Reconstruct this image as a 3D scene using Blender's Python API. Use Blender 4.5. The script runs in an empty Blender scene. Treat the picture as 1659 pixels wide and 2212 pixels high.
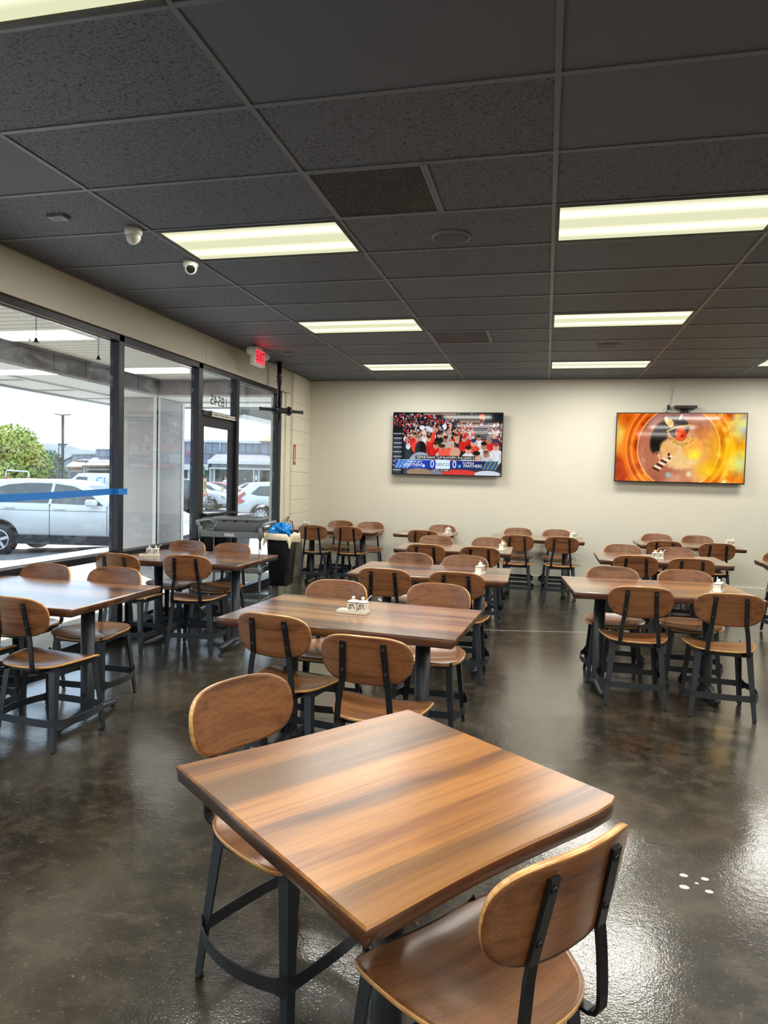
import bpy, bmesh, math, random
import numpy as np
from mathutils import Vector, Matrix, Euler

PI = math.pi
S = bpy.context.scene
C = S.collection

# ------------------------------------------------------------------ camera
YAW, PITCH, ROLL = 0.2311, -0.0477, 0.0263
cam_d = bpy.data.cameras.new('camera')
cam = bpy.data.objects.new('camera', cam_d)
C.objects.link(cam)
cam_d.sensor_fit = 'VERTICAL'
cam_d.sensor_height = 36.0
cam_d.lens = 1478.09 / 2212.0 * 36.0
cam_d.clip_start, cam_d.clip_end = 0.05, 3000
CAM = Vector((0.0112, -3.8807, 1.4945))
_f = Vector((-math.sin(YAW) * math.cos(PITCH), math.cos(YAW) * math.cos(PITCH), math.sin(PITCH)))
_r = Vector((math.cos(YAW), math.sin(YAW), 0))
_u = _r.cross(_f)
_r2 = math.cos(ROLL) * _r + math.sin(ROLL) * _u
_u2 = -math.sin(ROLL) * _r + math.cos(ROLL) * _u
M = Matrix.Identity(4)
for i in range(3):
    M[i][0], M[i][1], M[i][2], M[i][3] = _r2[i], _u2[i], -_f[i], CAM[i]
cam.matrix_world = M
S.camera = cam

# ------------------------------------------------------------------ sky, sun, exposure
S.view_settings.view_transform = 'Standard'
S.view_settings.look = 'None'
S.view_settings.gamma = 1.0
S.view_settings.exposure = 0.0
S.view_settings.use_curve_mapping = False
world = bpy.data.worlds.new('sky')
S.world = world
world.use_nodes = True
bg = world.node_tree.nodes['Background']
bg.inputs[0].default_value = (0.66, 0.82, 1.0, 1)
bg.inputs[1].default_value = 2.6
sun_d = bpy.data.lights.new('sun', 'SUN')
sun_d.energy = 15.0
sun_d.angle = 0.01
sun_d.color = (1.0, 0.97, 0.92)
sun = bpy.data.objects.new('sun', sun_d)
C.objects.link(sun)
sun.rotation_euler = Vector((0.62, -0.52, -0.56)).to_track_quat('-Z', 'Y').to_euler()
LAMP_W = 43.0          # power of each ceiling fixture
LAMP_COL = (1.0, 0.965, 0.88)
S.cycles.use_denoising = True
S.cycles.sample_clamp_indirect = 6.0
S.cycles.max_bounces = 8
S.cycles.transparent_max_bounces = 16
S.cycles.caustics_reflective = False
S.cycles.caustics_refractive = False

random.seed(7)

# ------------------------------------------------------------------ node helpers
class NT:
    def __init__(s, name):
        s.m = bpy.data.materials.new(name)
        s.m.use_nodes = True
        s.t = s.m.node_tree
        s.t.nodes.clear()
        s.out = s.n('ShaderNodeOutputMaterial')
    def n(s, kind, **kw):
        x = s.t.nodes.new(kind)
        for k, v in kw.items():
            if k in x.inputs.keys() if hasattr(x, 'inputs') else False:
                s.set(x, k, v)
            else:
                setattr(x, k, v)
        return x
    def set(s, node, key, v):
        i = node.inputs[key]
        if isinstance(v, bpy.types.NodeSocket):
            s.t.links.new(v, i)
        elif isinstance(v, (tuple, list)) and len(v) == 3 and i.type == 'RGBA':
            i.default_value = (*v, 1)
        else:
            i.default_value = v
    def coord(s, which='Object'):
        return s.n('ShaderNodeTexCoord').outputs[which]
    def mapping(s, vec, scale=(1, 1, 1), rot=(0, 0, 0), loc=(0, 0, 0)):
        x = s.n('ShaderNodeMapping')
        s.set(x, 'Vector', vec)
        for k, v in (('Scale', scale), ('Rotation', rot), ('Location', loc)):
            s.set(x, k, v)
        return x.outputs[0]
    def randvec(s, vec, amount=7.0):
        o = s.n('ShaderNodeObjectInfo')
        m = s.n('ShaderNodeMath', operation='MULTIPLY')
        s.set(m, 0, o.outputs['Random']); s.set(m, 1, amount)
        a = s.n('ShaderNodeVectorMath', operation='ADD')
        s.set(a, 0, vec); s.t.links.new(m.outputs[0], a.inputs[1])
        return a.outputs[0]
    def noise(s, vec, scale=5, detail=4, rough=0.55, dist=0.0):
        x = s.n('ShaderNodeTexNoise')
        s.set(x, 'Vector', vec)
        for k, v in (('Scale', scale), ('Detail', detail), ('Roughness', rough), ('Distortion', dist)):
            s.set(x, k, v)
        return x.outputs['Fac']
    def ramp(s, fac, stops):
        x = s.n('ShaderNodeValToRGB')
        s.set(x, 'Fac', fac)
        e = x.color_ramp.elements
        while len(e) < len(stops):
            e.new(0.5)
        for k, (p, c) in enumerate(stops):
            e[k].position = p
            if not isinstance(c, (tuple, list)):
                c = (c, c, c)
            e[k].color = (*c, 1)
        return x.outputs['Color']
    def mix(s, fac, a, b, mode='MIX'):
        x = s.n('ShaderNodeMix', data_type='RGBA', blend_type=mode)
        for k, v in ((0, fac), (6, a), (7, b)):
            i = x.inputs[k]
            if isinstance(v, bpy.types.NodeSocket):
                s.t.links.new(v, i)
            elif isinstance(v, (tuple, list)):
                i.default_value = (*v, 1) if len(v) == 3 else v
            else:
                i.default_value = v
        return x.outputs[2]
    def math(s, op, a, b=0.0):
        x = s.n('ShaderNodeMath', operation=op)
        s.set(x, 0, a); s.set(x, 1, b)
        return x.outputs[0]
    def bump(s, h, strength=0.2, dist=0.01):
        x = s.n('ShaderNodeBump')
        s.set(x, 'Height', h); s.set(x, 'Strength', strength); s.set(x, 'Distance', dist)
        return x.outputs[0]
    def principled(s, **kw):
        x = s.n('ShaderNodeBsdfPrincipled')
        for k, v in kw.items():
            s.set(x, k.replace('_', ' '), v)
        s.t.links.new(x.outputs[0], s.out.inputs[0])
        return s.m
    def surface(s, sock):
        s.t.links.new(sock, s.out.inputs[0])
        return s.m

def plain(name, col, rough=0.5, metal=0.0, spec=0.5, coat=0.0, var=0.06, vs=8.0):
    """a simple painted/plastic surface with faint unevenness"""
    t = NT(name)
    v = t.coord()
    n = t.noise(v, vs, 3)
    c = t.mix(n, tuple(max(0, x * (1 - var)) for x in col), tuple(min(1, x * (1 + var)) for x in col))
    r = t.ramp(n, [(0.3, max(0.02, rough - 0.04)), (0.7, min(1, rough + 0.04))])
    return t.principled(Base_Color=c, Roughness=r, Metallic=metal, Specular_IOR_Level=spec, Coat_Weight=coat)

def emit(name, col, strength=1.0):
    t = NT(name)
    e = t.n('ShaderNodeEmission')
    t.set(e, 'Color', col); t.set(e, 'Strength', strength)
    return t.surface(e.outputs[0])

def wood(name, stops, rough=0.3, coat=0.3, along=0.9, across=9.0, fine=0.35, axis='x', bands=0.0):
    t = NT(name)
    v = t.randvec(t.coord())
    sc = (along, across, across) if axis == 'x' else (across, along, across)
    w = t.noise(t.mapping(v, (0.7, 0.9, 0.7)), 2.0, 2)
    wv = t.n('ShaderNodeVectorMath', operation='ADD')
    t.set(wv, 0, t.mapping(v, sc))
    t.t.links.new(w, wv.inputs[1])
    g = t.noise(wv.outputs[0], 1.0, 5, 0.6, 0.35)
    sf = (along * 6, across * 16, across * 16) if axis == 'x' else (across * 16, along * 6, across * 16)
    f = t.noise(t.mapping(v, sf), 1.0, 4, 0.7)
    c = t.ramp(g, stops)
    fc = t.ramp(f, [(0.35, 1 - fine), (0.62, 1.0)])
    c2 = t.mix(1.0, c, fc, 'MULTIPLY')
    if bands:
        hb = t.noise(t.mapping(v, (along * .55, across * .42, across * .42), loc=(3.1, 1.7, .4)), 1.0, 3, 0.55, 0.25)
        c2 = t.mix(1.0, c2, t.ramp(hb, [(0.40, (1 - bands, 1 - bands, 1 - bands)), (0.46, (1 - bands * .55,) * 3), (0.51, (1, 1, 1))]), 'MULTIPLY')
    return t.principled(Base_Color=c2, Roughness=t.ramp(f, [(0.3, rough + .06), (0.7, rough)]), Coat_Weight=coat, Coat_Roughness=0.16 if coat > .6 else 0.22,
                        Normal=t.bump(f, 0.06, 0.003))

# ------------------------------------------------------------------ materials
MAT = {}
def build_materials():
    m = MAT
    # dark sealed concrete
    t = NT('polished_concrete')
    v = t.coord()
    n1 = t.noise(v, 0.9, 6, 0.62, 0.4)
    n2 = t.noise(v, 6.5, 6, 0.7)
    n3 = t.noise(v, 55, 4, 0.75)
    c = t.ramp(n1, [(0.36, (0.009, 0.0065, 0.0035)), (0.50, (0.025, 0.019, 0.0105)), (0.64, (0.066, 0.053, 0.032))])
    c = t.mix(t.ramp(n2, [(0.48, 0.0), (0.66, 0.6)]), c, (0.09, 0.073, 0.046))
    fleck = t.ramp(n3, [(0.60, 0.0), (0.68, 0.7)])
    c = t.mix(fleck, c, (0.22, 0.195, 0.14))
    scr = t.noise(t.mapping(v, (3, 90, 1), (0, 0, 0.5)), 1.0, 3, 0.6)
    c = t.mix(t.ramp(scr, [(0.66, 0.0), (0.74, 0.30)]), c, (0.3, 0.27, 0.2))
    b = t.noise(v, 130, 2, 0.6)
    b2 = t.noise(v, 26, 4, 0.7)
    bm = t.math('ADD', t.math('MULTIPLY', b, 0.5), b2)
    m['floor'] = t.principled(Base_Color=c, Roughness=t.ramp(n2, [(0.3, 0.28), (0.7, 0.40)]), Specular_IOR_Level=0.4,
                              Coat_Weight=0.95, Coat_IOR=1.6, Coat_Roughness=0.07, Normal=t.bump(bm, 0.30, 0.006), Coat_Normal=t.bump(bm, 0.16, 0.005))
    # painted walls
    for nm, col in (('wall_cream', (0.70, 0.675, 0.575)), ('wall_cream_shaded', (0.54, 0.515, 0.435)), ('block_paint', (0.73, 0.70, 0.58)), ('baseboard', (0.72, 0.69, 0.58))):  # header tone: the same cream with its shade put into the colour
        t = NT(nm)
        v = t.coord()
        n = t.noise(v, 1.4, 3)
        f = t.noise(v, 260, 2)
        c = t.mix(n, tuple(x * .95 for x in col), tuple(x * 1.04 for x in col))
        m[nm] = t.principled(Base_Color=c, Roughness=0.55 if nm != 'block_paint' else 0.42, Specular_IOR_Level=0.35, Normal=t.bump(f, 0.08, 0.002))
    # fissured black acoustic tile
    def tile(nm, pits):
        t = NT(nm)
        v = t.randvec(t.coord(), 13)
        w = t.noise(v, 9, 2)
        wv = t.n('ShaderNodeVectorMath', operation='ADD')
        t.set(wv, 0, t.mapping(v, (75, 125, 1)))
        t.t.links.new(t.math('MULTIPLY', w, 6.0), wv.inputs[1])
        p = t.noise(wv.outputs[0], 1.0, 2, 0.5)
        pit = t.ramp(p, [(0.375, 0.0), (0.44, 1.0)])
        base = t.mix(t.noise(v, 2.2, 3), (0.116, 0.136, 0.180), (0.142, 0.164, 0.214))
        dust = t.ramp(t.noise(t.mapping(v, (6, 9, 1)), 1.0, 5, 0.8), [(0.66, 0.0), (0.82, 0.40)])
        base = t.mix(dust, base, (0.2, 0.2, 0.2))
        c = t.mix(pit, (0.030, 0.031, 0.038), base) if pits else base
        bh = pit if pits else t.noise(v, 180, 2)
        return t.principled(Base_Color=c, Roughness=0.62, Specular_IOR_Level=0.4, Normal=t.bump(bh, 0.5 if pits else 0.15, 0.003))
    m['tile'] = tile('acoustic_tile', True)
    m['tile_smooth'] = tile('acoustic_tile_smooth', False)
    m['tee'] = plain('ceiling_tee_paint', (0.16, 0.182, 0.232), 0.45, var=0.1)
    m['grille'] = plain('dark_grille', (0.055, 0.06, 0.072), 0.5)
    m['speaker_cloth'] = plain('speaker_cloth', (0.10, 0.108, 0.13), 0.7, vs=200)
    m['plenum'] = plain('plenum', (0.01, 0.01, 0.01), 0.9)
    # light lens: two tubes glow through the prismatic sheet
    t = NT('light_lens')
    sx = t.n('ShaderNodeSeparateXYZ')
    t.set(sx, 0, t.coord())
    a = t.math('ABSOLUTE', t.math('SUBTRACT', t.math('ABSOLUTE', sx.outputs['Y']), 0.14))
    band = t.ramp(a, [(0.015, 1.0), (0.085, 0.0)])
    col = t.mix(band, (0.80, 0.80, 0.53), (1.0, 0.97, 0.78))
    e = t.n('ShaderNodeEmission')
    t.set(e, 'Color', col)
    t.set(e, 'Strength', t.math('ADD', 1.0, t.math('MULTIPLY', band, 0.35)))
    m['lens'] = t.surface(e.outputs[0])
    m['black_trim'] = plain('black_trim', (0.02, 0.018, 0.017), 0.5)
    m['frame'] = plain('bronze_aluminium', (0.018, 0.019, 0.025), 0.38, metal=0.3, var=0.25, vs=22)
    m['steel'] = plain('black_powder_coat', (0.034, 0.040, 0.049), 0.34, metal=0.2, var=0.1, vs=30)
    m['steel2'] = plain('satin_black_bar', (0.012, 0.013, 0.016), 0.30, metal=0.3, var=0.1)
    m['column'] = plain('textured_black_iron', (0.034, 0.040, 0.049), 0.42, metal=0.2, var=0.3, vs=160)
    m['glide'] = plain('rubber_glide', (0.012, 0.012, 0.013), 0.5)
    m['bolt'] = plain('dark_bolt', (0.06, 0.06, 0.065), 0.25, metal=0.9)
    m['chrome'] = plain('chrome', (0.62, 0.63, 0.65), 0.14, metal=1.0, var=0.05)
    m['walnut'] = wood('walnut_veneer', [(0.30, (0.105, 0.036, 0.012)), (0.44, (0.24, 0.090, 0.032)), (0.56, (0.31, 0.125, 0.046)), (0.72, (0.15, 0.055, 0.019))], 0.34, 0.25, 0.8, 22, 0.36)
    m['walnut_seat'] = wood('walnut_veneer_seat', [(0.28, (0.12, 0.042, 0.014)), (0.48, (0.26, 0.105, 0.036)), (0.7, (0.36, 0.160, 0.058))], 0.28, 0.35, 0.8, 16, 0.32)
    t = NT('plywood_edge')
    v = t.coord()
    sx = t.n('ShaderNodeSeparateXYZ'); t.set(sx, 0, v)
    g = t.noise(t.mapping(v, (20, 20, 160)), 1.0, 2)
    m['ply'] = t.principled(Base_Color=t.ramp(g, [(0.35, (0.54, 0.26, 0.08)), (0.6, (0.74, 0.42, 0.15))]), Roughness=0.3, Coat_Weight=0.3)
    m['slab'] = wood('slab_wood', [(0.30, (0.055, 0.020, 0.010)), (0.41, (0.17, 0.062, 0.024)), (0.50, (0.31, 0.130, 0.046)), (0.60, (0.42, 0.20, 0.075)), (0.72, (0.22, 0.085, 0.030))], 0.22, 0.70, 0.45, 9.0, 0.36, bands=0.6)
    m['slab_warm'] = wood('slab_wood_warm', [(0.32, (0.11, 0.036, 0.008)), (0.42, (0.26, 0.088, 0.014)), (0.52, (0.40, 0.158, 0.026)), (0.60, (0.44, 0.185, 0.034)), (0.72, (0.22, 0.070, 0.012))], 0.30, 0.25, 0.30, 8.0, 0.30, bands=0.68)
    m['slab_edge'] = wood('slab_bark_edge', [(0.25, (0.035, 0.013, 0.008)), (0.5, (0.10, 0.036, 0.018)), (0.75, (0.20, 0.080, 0.030))], 0.3, 0.5, 1.6, 7.0, 0.35)
    # glass: clear float pane with streaks left by wiping
    t = NT('window_glass')
    v = t.coord()
    lw = t.n('ShaderNodeLayerWeight'); t.set(lw, 'Blend', 0.5)
    fr = t.math('ADD', 0.035, t.math('MULTIPLY', t.math('POWER', lw.outputs['Facing'], 5.0), 0.9))
    tr = t.n('ShaderNodeBsdfTransparent'); t.set(tr, 'Color', (0.93, 0.97, 0.99))
    gl = t.n('ShaderNodeBsdfGlossy'); t.set(gl, 'Roughness', 0.0); t.set(gl, 'Color', (1, 1, 1))
    mx = t.n('ShaderNodeMixShader')
    t.set(mx, 0, fr); t.t.links.new(tr.outputs[0], mx.inputs[1]); t.t.links.new(gl.outputs[0], mx.inputs[2])
    sm = t.noise(t.mapping(v, (1, 2.2, 5.5), (0.5, 0, 0)), 1.5, 6, 0.72, 0.8)
    msk = t.ramp(sm, [(0.50, 0.0), (0.80, 0.13)])
    df = t.n('ShaderNodeBsdfTranslucent'); t.set(df, 'Color', (0.85, 0.9, 0.95))
    mx2 = t.n('ShaderNodeMixShader')
    t.t.links.new(msk, mx2.inputs[0]); t.t.links.new(mx.outputs[0], mx2.inputs[1]); t.t.links.new(df.outputs[0], mx2.inputs[2])
    m['glass'] = t.surface(mx2.outputs[0])
    m['porcelain'] = plain('white_porcelain', (0.80, 0.80, 0.72), 0.12, coat=0.5, var=0.02)
    m['ink'] = plain('brown_glaze', (0.10, 0.045, 0.02), 0.2)
    m['ink2'] = plain('red_glaze', (0.45, 0.10, 0.04), 0.2)
    m['grey_plastic'] = plain('grey_plastic', (0.185, 0.205, 0.210), 0.45, var=0.08)
    m['black_plastic'] = plain('black_plastic', (0.010, 0.011, 0.015), 0.30)
    m['white_plastic'] = plain('white_plastic', (0.72, 0.72, 0.66), 0.35)
    m['label_white'] = plain('white_label', (0.75, 0.75, 0.72), 0.5)
    m['liner'] = plain('bin_liner', (0.72, 0.62, 0.45), 0.35, var=0.15)
    m['blue_bag'] = plain('blue_film', (0.01, 0.22, 0.62), 0.25, var=0.4, vs=40)
    m['tape'] = plain('blue_tape', (0.012, 0.17, 0.55), 0.6, var=0.25, vs=60)
    m['red_paint'] = plain('red_enamel', (0.42, 0.015, 0.02), 0.25, coat=0.4)
    m['red_sign'] = plain('red_sign', (0.40, 0.015, 0.02), 0.4)
    m['paper'] = plain('paper', (0.70, 0.66, 0.55), 0.7)
    m['dark_ink'] = plain('dark_ink', (0.02, 0.018, 0.015), 0.6)
    m['exit_red'] = emit('exit_panel_glow', (1.0, 0.07, 0.10), 1.1)
    m['exit_letter'] = emit('exit_letter_glow', (0.36, 0.0, 0.006), 1.0)
    m['tv_black'] = plain('tv_bezel', (0.006, 0.006, 0.007), 0.25)
    t = NT('screen_picture')
    at = t.n('ShaderNodeVertexColor'); at.layer_name = 'Col'
    e = t.n('ShaderNodeEmission'); t.set(e, 'Color', at.outputs[0]); t.set(e, 'Strength', 1.0)
    gl = t.n('ShaderNodeBsdfGlossy'); t.set(gl, 'Roughness', 0.05); t.set(gl, 'Color', (0.04, 0.04, 0.04))
    ad = t.n('ShaderNodeAddShader'); t.t.links.new(e.outputs[0], ad.inputs[0]); t.t.links.new(gl.outputs[0], ad.inputs[1])
    m['screen'] = t.surface(ad.outputs[0])
    m['e_white'] = emit('screen_white', (1, 1, 1), 1.0)
    m['e_navy'] = emit('screen_navy', (0.01, 0.03, 0.12), 1.0)
    # outdoors
    m['asphalt'] = plain('asphalt', (0.15, 0.147, 0.147), 0.8, var=0.25, vs=3)
    m['sidewalk'] = plain('concrete_walk', (0.46, 0.42, 0.36), 0.85, var=0.12, vs=3)
    t = NT('soffit_boards')
    v = t.coord()
    w = t.n('ShaderNodeTexWave', wave_type='BANDS', bands_direction='Y')
    t.set(w, 'Vector', v); t.set(w, 'Scale', 2.1); t.set(w, 'Distortion', 0.0)
    line = t.ramp(w.outputs['Fac'], [(0.02, 0.0), (0.10, 1.0)])
    m['soffit'] = t.principled(Base_Color=t.mix(line, (0.32, 0.30, 0.27), (0.64, 0.61, 0.56)), Roughness=0.6, Normal=t.bump(line, 0.4, 0.01))
    m['brown_panel'] = plain('brown_panel', (0.21, 0.188, 0.192), 0.7, var=0.1)
    m['pillar_stucco'] = plain('pillar_stucco', (0.40, 0.378, 0.374), 0.8, var=0.06, vs=3)
    m['white_trim'] = plain('white_trim', (0.66, 0.66, 0.63), 0.5, var=0.03)
    m['grey_trim'] = plain('grey_trim', (0.32, 0.34, 0.36), 0.6)
    def siding(nm, col, freq):
        t = NT(nm)
        v = t.coord()
        w = t.n('ShaderNodeTexWave', wave_type='BANDS', bands_direction='X')
        t.set(w, 'Vector', v); t.set(w, 'Scale', freq); t.set(w, 'Distortion', 0.0)
        line = t.ramp(w.outputs['Fac'], [(0.02, 0.55), (0.12, 1.0)])
        return t.principled(Base_Color=t.mix(1.0, col, line, 'MULTIPLY'), Roughness=0.75, Normal=t.bump(line, 0.3, 0.02))
    m['siding'] = siding('blue_grey_siding', (0.30, 0.335, 0.385), 0.5)
    m['siding_brown'] = siding('brown_siding', (0.26, 0.24, 0.245), 1.2)
    def shingles(nm, col):
        t = NT(nm)
        v = t.coord()
        n = t.noise(t.mapping(v, (2.2, 7, 7)), 1.0, 4, 0.7)
        return t.principled(Base_Color=t.ramp(n, [(0.3, tuple(x * .7 for x in col)), (0.7, tuple(min(1, x * 1.25) for x in col))]), Roughness=0.9, Normal=t.bump(n, 0.4, 0.03))
    m['shingle_grey'] = shingles('grey_shingle', (0.155, 0.15, 0.18))
    m['shingle_tan'] = shingles('tan_shingle', (0.34, 0.24, 0.15))
    m['car_white'] = plain('white_car_paint', (0.66, 0.685, 0.69), 0.25, coat=0.8, var=0.01)
    m['car_dark'] = plain('dark_car_paint', (0.02, 0.022, 0.03), 0.2, coat=0.8)
    m['car_red'] = plain('red_car_paint', (0.40, 0.06, 0.07), 0.25, coat=0.8)
    m['car_blue'] = plain('silver_blue_paint', (0.52, 0.62, 0.72), 0.25, coat=0.8)
    m['car_glass'] = plain('car_glass', (0.03, 0.045, 0.055), 0.06, spec=0.9)
    m['cladding'] = plain('black_cladding', (0.03, 0.032, 0.036), 0.6)
    m['tyre'] = plain('tyre', (0.03, 0.03, 0.033), 0.8)
    m['alloy'] = plain('alloy_wheel', (0.60, 0.62, 0.64), 0.25, metal=0.9)
    m['tail_red'] = plain('tail_lamp', (0.50, 0.02, 0.03), 0.15, coat=0.8)
    m['blue_print'] = plain('blue_print', (0.06, 0.25, 0.62), 0.4)
    m['red_print'] = plain('red_print', (0.72, 0.10, 0.14), 0.5)
    t = NT('leaf_light')
    n = t.noise(t.coord(), 0.8, 3)
    m['leaf'] = t.principled(Base_Color=t.ramp(n, [(0.3, (0.24, 0.31, 0.055)), (0.7, (0.52, 0.56, 0.13))]), Roughness=0.6)
    t = NT('leaf_dark')
    n = t.noise(t.coord(), 0.8, 3)
    m['leaf_dark'] = t.principled(Base_Color=t.ramp(n, [(0.3, (0.09, 0.14, 0.08)), (0.7, (0.17, 0.23, 0.14))]), Roughness=0.6)
    m['bark'] = plain('bark', (0.16, 0.11, 0.075), 0.9)
    t = NT('hillside')
    n = t.noise(t.coord(), 0.012, 6, 0.7)
    m['hill'] = t.principled(Base_Color=t.ramp(n, [(0.35, (0.050, 0.078, 0.095)), (0.65, (0.085, 0.115, 0.125))]), Roughness=1.0)  # distance haze is put into the bluish hill colour
    m['teal'] = plain('teal_sticker', (0.03, 0.30, 0.28), 0.5)
    m['skin'] = plain('skin', (0.45, 0.28, 0.2), 0.6)
    m['cloth'] = plain('dark_clothing', (0.12, 0.12, 0.17), 0.8)
build_materials()

# ------------------------------------------------------------------ mesh helpers
class MB:
    """collects shapes, builds one mesh object"""
    def __init__(s):
        s.v, s.f, s.mi, s.sm = [], [], [], []
    def add(s, verts, faces, mi=0, smooth=False):
        o = len(s.v)
        s.v += [tuple(p) for p in verts]
        s.f += [tuple(i + o for i in q) for q in faces]
        s.mi += [mi] * len(faces)
        s.sm += [smooth] * len(faces)
        return s
    def box(s, x0, x1, y0, y1, z0, z1, mi=0, mat=None):
        v = [Vector((x, y, z)) for z in (z0, z1) for y in (y0, y1) for x in (x0, x1)]
        if mat is not None:
            v = [mat @ p for p in v]
        return s.add(v, [(0, 2, 3, 1), (4, 5, 7, 6), (0, 1, 5, 4), (2, 6, 7, 3), (0, 4, 6, 2), (1, 3, 7, 5)], mi)
    def cbox(s, cx, cy, cz, dx, dy, dz, b=0.004, mi=0, mat=None):
        """box with chamfered edges"""
        bm = bmesh.new()
        bmesh.ops.create_cube(bm, size=1.0, matrix=Matrix.Translation((cx, cy, cz)) @ Matrix.Diagonal((dx, dy, dz, 1)))
        bmesh.ops.bevel(bm, geom=bm.edges[:], offset=b, segments=1, affect='EDGES', clamp_overlap=True)
        bm.verts.ensure_lookup_table()
        vs = [v.co.copy() for v in bm.verts]
        if mat is not None:
            vs = [mat @ p for p in vs]
        s.add(vs, [[v.index for v in f.verts] for f in bm.faces], mi)
        bm.free()
        return s
    def loft(s, rings, closed=True, cap=True, mi=0, smooth=True):
        n = len(rings[0])
        v = [p for r in rings for p in r]
        f = []
        for k in range(len(rings) - 1):
            for i in range(n if closed else n - 1):
                j = (i + 1) % n
                f.append((k * n + i, k * n + j, (k + 1) * n + j, (k + 1) * n + i))
        s.add(v, f, mi, smooth)
        if cap:
            s.add(rings[0], [tuple(reversed(range(n)))], mi)
            s.add(rings[-1], [tuple(range(n))], mi)
        return s
    def lathe(s, prof, n=16, mi=0, mat=None, cap=True):
        rings = []
        for r, z in prof:
            rg = [Vector((r * math.cos(2 * PI * i / n), r * math.sin(2 * PI * i / n), z)) for i in range(n)]
            if mat is not None:
                rg = [mat @ p for p in rg]
            rings.append(rg)
        return s.loft(rings, True, cap, mi)
    def tube(s, pts, r, n=8, mi=0, cap=True):
        pts = [Vector(p) for p in pts]
        rings = []
        ref = Vector((0, 0, 1))
        for i, p in enumerate(pts):
            d = (pts[min(i + 1, len(pts) - 1)] - pts[max(i - 1, 0)]).normalized()
            a = d.cross(ref)
            if a.length < 1e-3:
                a = d.cross(Vector((1, 0, 0)))
            a.normalize(); b = a.cross(d)
            rr = r[i] if isinstance(r, (list, tuple)) else r
            rings.append([p + rr * (math.cos(2 * PI * k / n) * a + math.sin(2 * PI * k / n) * b) for k in range(n)])
        return s.loft(rings, True, cap, mi)
    def bar(s, pts, w, t, side=Vector((1, 0, 0)), mi=0):
        """flat bar: width w along `side`, thickness t across the path"""
        pts = [Vector(p) for p in pts]
        rings = []
        for i, p in enumerate(pts):
            d = (pts[min(i + 1, len(pts) - 1)] - pts[max(i - 1, 0)]).normalized()
            a = (side - d * side.dot(d)).normalized()
            b = d.cross(a)
            rings.append([p + a * w / 2 + b * t / 2, p - a * w / 2 + b * t / 2, p - a * w / 2 - b * t / 2, p + a * w / 2 - b * t / 2])
        return s.loft(rings, True, True, mi, False)
    def prism(s, poly, z0, z1, mi=0, mat=None):
        n = len(poly)
        v = [Vector((x, y, z0)) for x, y in poly] + [Vector((x, y, z1)) for x, y in poly]
        if mat is not None:
            v = [mat @ p for p in v]
        f = [tuple(reversed(range(n))), tuple(range(n, 2 * n))] + [(i, (i + 1) % n, n + (i + 1) % n, n + i) for i in range(n)]
        return s.add(v, f, mi)
    def mesh(s, name, mats, bevel=0):
        me = bpy.data.meshes.new(name)
        me.from_pydata(s.v, [], s.f)
        for m in (mats if isinstance(mats, (list, tuple)) else [mats]):
            me.materials.append(MAT[m] if isinstance(m, str) else m)
        me.polygons.foreach_set('material_index', s.mi)
        me.polygons.foreach_set('use_smooth', s.sm)
        bm = bmesh.new(); bm.from_mesh(me)
        bmesh.ops.remove_doubles(bm, verts=bm.verts, dist=1e-5)
        bmesh.ops.recalc_face_normals(bm, faces=bm.faces)
        bm.to_mesh(me); bm.free()
        me.update()
        return me
    def build(s, name, mats, parent=None, loc=None, rz=0.0):
        return obj(name, s.mesh(name, mats), parent, loc, rz)

def obj(name, me, parent=None, loc=None, rz=0.0):
    o = bpy.data.objects.new(name, me)
    C.objects.link(o)
    if parent is not None:
        o.parent = parent
    if loc is not None:
        o.location = loc
    if rz:
        o.rotation_euler = (0, 0, rz)
    return o

def tag(o, label, cat, group=None, kind=None):
    o['label'] = label
    o['category'] = cat
    if group:
        o['group'] = group
    if kind:
        o['kind'] = kind
    return o

def thing(name, label, cat, loc=(0, 0, 0), rz=0.0, group=None, kind=None):
    o = bpy.data.objects.new(name, None)
    C.objects.link(o)
    o.empty_display_size = 0.1
    o.location = loc
    o.rotation_euler = (0, 0, rz)
    return tag(o, label, cat, group, kind)

def copy_tree(o, parent=None):
    c = o.copy()
    C.objects.link(c)
    c.parent = parent
    for ch in o.children:
        copy_tree(ch, c)
    return c

def text(name, body, size, mat, parent=None, loc=(0, 0, 0), rot=(0, 0, 0), align='CENTER', mirror=False, extrude=0.0006, sx=1.0):
    cu = bpy.data.curves.new(name, 'FONT')
    cu.body = body
    cu.size = size
    cu.align_x = align
    cu.align_y = 'CENTER'
    cu.extrude = extrude
    cu.resolution_u = 3
    cu.materials.append(MAT[mat] if isinstance(mat, str) else mat)
    f = bpy.data.objects.new(name + '_font', cu)
    C.objects.link(f)
    me = bpy.data.meshes.new_from_object(f)
    bpy.data.objects.remove(f); bpy.data.curves.remove(cu)
    me.name = name
    o = obj(name, me, parent, loc)
    o.rotation_euler = rot
    o.scale = ((-1 if mirror else 1) * sx, 1, 1)
    return o

def smooth_closed(pts, it=2):
    for _ in range(it):
        q = []
        for i in range(len(pts)):
            a, b = pts[i], pts[(i + 1) % len(pts)]
            q.append((a[0] * .75 + b[0] * .25, a[1] * .75 + b[1] * .25))
            q.append((a[0] * .25 + b[0] * .75, a[1] * .25 + b[1] * .75))
        pts = q
    return pts

def struct(name, mb, mats, label, cat, loc=None):
    return tag(mb.build(name, mats, None, loc), label, cat, kind='structure')

# ================================================================== THE ROOM
H = 3.0
XL, XR, YB, YF = -3.61, 5.6, 6.36, -6.6      # header face, right wall, back wall, wall behind the camera
GX, GY = 1.2192, 0.6096                      # ceiling grid

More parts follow.
